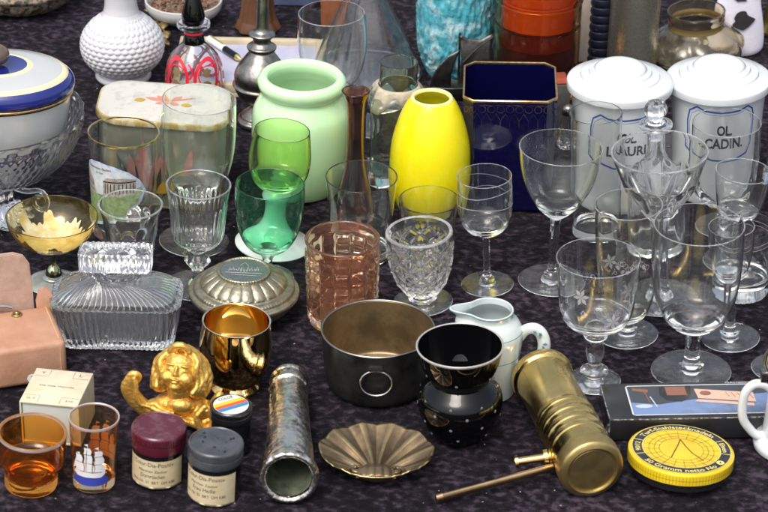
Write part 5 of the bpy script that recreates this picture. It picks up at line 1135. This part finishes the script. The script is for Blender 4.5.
def sewing_box():
    z = .0165; m, wv, dv, a = rectfit([(598, 382.6), (800, 381.5), (815, 417.5), (611, 418.5)], z)
    T = thing('sewing_kit_box', 'flat black cardboard box printed with a sewing still life picture', 'box', m, rz=a)
    card = M('black_card', (.012, .012, .014), .28, col2=(.022, .022, .025), vs=30, coat=.3); worn = M('whitened_edges', (.45, .43, .41), .7, col2=(.05, .05, .05), vs=300, vpow=(.4, .55))
    box('carton', (-wv/2, -dv/2, 0), (wv/2, dv/2, z), card, T, .0005)
    e = .0005
    for lo, hi in (((-wv/2, -dv/2-.0001, z-e), (wv/2, -dv/2+e, z+.0001)), ((-wv/2-.0001, -dv/2, z-e), (-wv/2+e, dv/2, z+.0001)), ((-wv/2-.0001, -dv/2-.0001, 0), (-wv/2+e, -dv/2+e, z))): box('worn_or_glint_edge', lo, hi, worn, T)
    W, D = wv*1000, dv*1000; top = lambda k: (lambda u, v: Vector((u/1000, v/1000, z+.00012+.00009*k)))
    x0, x1, y0, y1 = -W/2+17, W/2-14, -D/2+5, D/2-4
    pic = decal('picture', poly([(x0, y0), (x1, y0), (x1, y1), (x0, y1)]), top(0), M('grey_blue_print', (.17, .25, .44), .3, coat=.4, col2=(.10, .12, .16), vs=14, vpow=(.45, .6)), T, 12)
    decal('picture_border', stroke([(x0+1.5, y0), (x1, y0), (x1, y1), (x0+1.5, y1), (x0, y1-1.5), (x0, y0+1.5)], .8, True), top(1), M('white_line_print', (.7, .7, .7), .4), pic, 20)
    bk = M('black_print', (.02, .02, .022), .25, coat=.4); pk = M('pink_paper_print', (.62, .42, .32), .4); cu = M('copper_print', (.24, .11, .075), .35); lt = M('pale_blue_print', (.45, .52, .62), .35)
    decal('printed_cloth', poly([(x0+1, y1-.7), (x0+1, y0+16), (x0+20, y0+13), (x0+50, y0+20), (x1-1, y1-10), (x1-1, y1-.7)]), top(1), M('dark_print', (.05, .055, .065), .3, coat=.3), pic, 12)
    decal('printed_bottle', poly([(x0+23, y1-1), (x0+22, y1-12), (x0+26, y1-19), (x0+36, y1-21), (x0+44, y1-15), (x0+45, y1-1)]), top(2), bk, pic, 10)
    decal('printed_label', poly([(x0+27, y1-2), (x0+27, y1-13), (x0+41, y1-13), (x0+41, y1-2)]), top(3), cu, pic, 10)
    decal('printed_booklet', join2(poly([(x0+47, y1-5), (x0+48, y1-17), (x1-22, y1-23), (x1-22, y1-11)]), poly([(x0+45, y1-21), (x0+48, y1-18.5), (x1-24, y1-24.5), (x1-24, y1-28)])), top(2), pk, pic, 10)
    decal('booklet_marks', join2(stroke([(x0+47.5, y1-17.6), (x1-22, y1-23.6)], .5), poly([(x0+54+4*cos(q), y1-11+3*sin(q)) for q in [i*.5 for i in range(13)]]), *[stroke([(x0+68+i*4, y1-10-i*.6), (x0+70+i*4, y1-16-i*.6)], .5) for i in range(5)]), top(3), cu, pic, 10)
    decal('printed_thimble', join2(poly([(x0+4, y1-3), (x0+4, y1-6), (x0+14, y1-9), (x0+15, y1-5)]), stroke([(x0+12, y1-8), (x0+14, y1-22)], .7)), top(2), cu, pic, 10)
    decal('printed_needle', join2(poly([(x0+9+6*cos(q), y1-26+2.4*sin(q)) for q in [i*.5 for i in range(13)]]), stroke([(x0+15, y1-14), (x0+18, y1-27)], .9)), top(2), lt, pic, 10)
    decal('printed_caption', xf(text2('NÄHBESTECK', 26, 1.9, .01), W/2-40, D/2-2.6), top(0), M('grey_lettering', (.5, .5, .5), .5), T, 6)
    # crushed left front corner
    tube('torn_corner', [(-wv/2-.0012, -dv/2+.004, .002), (-wv/2-.0016, -dv/2+.001, .007), (-wv/2-.0006, -dv/2-.0004, .013)], [.0012, .0018, .0008], worn, T, 8)
sewing_box()
def pin_tin():
    p = P(679, 470.5); T = thing('pin_tin', 'round yellow pin tin with black lettered ring on a black base', 'tin', p, pitch=radians(-4.5)); T.rotation_euler.y = radians(1.6); T.location.z += .0018
    yl = M('yellow_tin_paint', (.78, .56, .015), .24, col2=(.70, .47, .01), vs=50, coat=.5); bk = M('black_tin_paint', (.012, .012, .014), .22, coat=.4, col2=(.05, .05, .04), vs=150, vpow=(.6, .7)); ln = M('dark_grid_line', (.12, .10, .03), .4)
    lathe('base', [(0, 0), (0, 48.5)]+sm([(.8, 50), (8, 50.4)], 3), p, bk, T, seg=128)
    lid = [(7.4, 50.5), (7.4, 52)]+sm([(8.2, 53), (16, 53), (17.6, 52.2), (18.4, 50)], 4)+[(18.4, 39)]+sm([(18, 37.5), (17.6, 30), (18.4, 14), (18.8, 0)], 4)
    ld = lathe('lid', lid, p, yl, T, seg=128)
    def annulus(r0, r1, n=120): V = [(r*cos(2*pi*i/n), r*sin(2*pi*i/n)) for r in (r0, r1) for i in range(n)]; return V, [(i, (i+1) % n, n+(i+1) % n, n+i) for i in range(n)]
    Z = lambda u, v: rad([(0, 18.8)]+[(14, 18.5), (30, 17.9), (38, 18.4), (60, 18.4)], sqrt(u*u+v*v))
    top = lambda e: (lambda u, v: Vector((u*p.s, v*p.s, (rad([(0, 18.9), (14, 18.5), (30, 17.8), (37.5, 18.1), (39, 18.5), (60, 18.5)], sqrt(u*u+v*v))+e)*p.v)))
    decal('black_ring', annulus(39, 49), top(.12), bk, ld, 6)
    wt = M('yellow_lettering', (.80, .68, .25), .4)
    def ringtext(txt, span, a_mid, r, ht, inside=False, b_=.015):
        V, Fc = text2(txt, span*r, ht, b_); out = []
        for x, y in V:
            if inside: a = a_mid+x/r; rr_ = r+ht-y
            else: a = a_mid-x/r; rr_ = r+y
            out.append((rr_*cos(a), rr_*sin(a)))
        return out, Fc
    decal('lettering', join2(ringtext('Turf-Stahlstecknadeln', 1.95, pi/2+.05, 41.2, 5.6), ringtext('50 Gramm netto No', 1.75, -pi/2-.12, 41.2, 5.6, True), ringtext('90/12', .42, pi-.05, 41.2, 5.2), ringtext('Eisen', .42, .12, 41.2, 5.2)), top(.3), wt, ld, 3)
    c = (44*cos(-.62), 44*sin(-.62)); decal('number_spot', poly([(c[0]+4*cos(i*.4), c[1]+4*sin(i*.4)) for i in range(16)]), top(.42), M('bright_yellow_spot', (.85, .75, .2), .4), ld, 4)
    decal('number', xf(text2('1', 1.6, 4), c[0], c[1]-2), top(.55), bk, ld, 4)
    for a in (pi-.42, pi+.38, .50, -.30): pass
    decal('ring_dividers', join2(*[stroke([(39*cos(a), 39*sin(a)), (49*cos(a), 49*sin(a))], .9) for a in (pi-.35, pi+.30, .42, -.18)], annulus(38.6, 39.3), annulus(48.8, 49.4)), top(.42), wt, ld, 5)
    g = []
    for k in range(20):
        a = k*2*pi/20; g.append(stroke([(22*cos(a), 22*sin(a)), (38*cos(a), 38*sin(a))], .35))
    for r in (22, 27, 32.5): g.append(annulus(r-.18, r+.18))
    decal('fine_grid', join2(*g), top(.15), ln, ld, 5)
    cp = M('dark_red_compass', (.12, .02, .01), .4)
    decal('compass', join2(stroke([(1, 20), (-3, 6), (-12, -18)], 1.0), stroke([(1, 20), (5, 4), (10, -8), (20, -21)], 1.0)), top(.3), cp, ld, 5)
    o = [(8.2, 53), (16, 53)]
    gs = [stroke([(u*3.33, 8.6), (u*3.33, 16)], .35) for u in range(-24, 25)]+[stroke([(u*2, 12.3), (u*2+2, 12.3)], .35) for u in range(-41, 41)]
    decal('side_grid', join2(*gs), wrap(p, o, .12), ln, ld, 6)
pin_tin()
def mug():
    p = P(792, 446); T = thing('lidded_mug', 'white porcelain mug with pewter hinged lid cut off by the right edge', 'mug', p)
    o = [(0, 37)]+sm([(1, 39), (5, 39.5), (9, 37), (13, 33), (20, 31), (50, 29.5), (74, 29)], 5)
    lathe('body', [(0, 0)]+o+shell_in(o, 2, 5, 6), p, porc, T)
    c = sm([(-28, -3, 58), (-36, -4, 63), (-46, -5, 63), (-53, -6, 56), (-55, -6, 44), (-53, -6, 30), (-46, -5, 20), (-38, -4, 13), (-29, -3, 12)], 6)
    tube('handle', [(x*p.s, y*p.s, z*p.v) for x, y, z in c], 4.6*p.s, porc, T, 16)
    pw = M('bright_pewter', (.50, .50, .48), .28, metal=1, col2=(.22, .22, .2), vs=120)
    lathe('lid', sm([(74.5, 30), (76, 31.5), (78, 30), (82, 22), (86, 10), (88, 0)], 4), p, pw, T)
    box('hinge', (-40*p.s, -8*p.s, 66*p.v), (-26*p.s, 1*p.s, 76*p.v), pw, T, .0008)
    tube('thumb_lift', [(x*p.s, -4*p.s, z*p.v) for x, z in ((-33, 76), (-37, 84), (-36, 92), (-31, 98))], [2.6*p.s, 2.2*p.s, 2.6*p.s, 3.4*p.s], pw, T, 12)
    tube('hinge_arm', [(x*p.s, -4*p.s, z*p.v) for x, z in ((-30, 66), (-40, 62), (-43, 60))], [2.6*p.s, 2.4*p.s, 1.8*p.s], pw, T, 12)
mug()
def lint():
    rnd = random.Random(8); V = []; Fc = []
    for k in range(170):
        c = at(rnd.uniform(-20, 790), rnd.uniform(20, 515)); l = rnd.uniform(.0003, .0009)
        a = rnd.uniform(0, 6.3); d = Vector((cos(a), sin(a), rnd.uniform(-.2, .3)))*l; e = Vector((-sin(a), cos(a), 0))*l*rnd.uniform(.15, .8); o0 = len(V); u = Vector((0, 0, l*.5))
        for q in (-d, e, d, -e, u): V.append(c+q+Vector((0, 0, .0003)))
        Fc += [(o0, o0+1, o0+4), (o0+1, o0+2, o0+4), (o0+2, o0+3, o0+4), (o0+3, o0, o0+4), (o0+3, o0+2, o0+1, o0)]
    o = obj('lint', V, Fc, M('pale_lint', (.45, .42, .40), .9), None, smooth=False); tag(o, 'pale crumbs and lint scattered over the dark velvet', 'lint', kind='stuff')
lint()
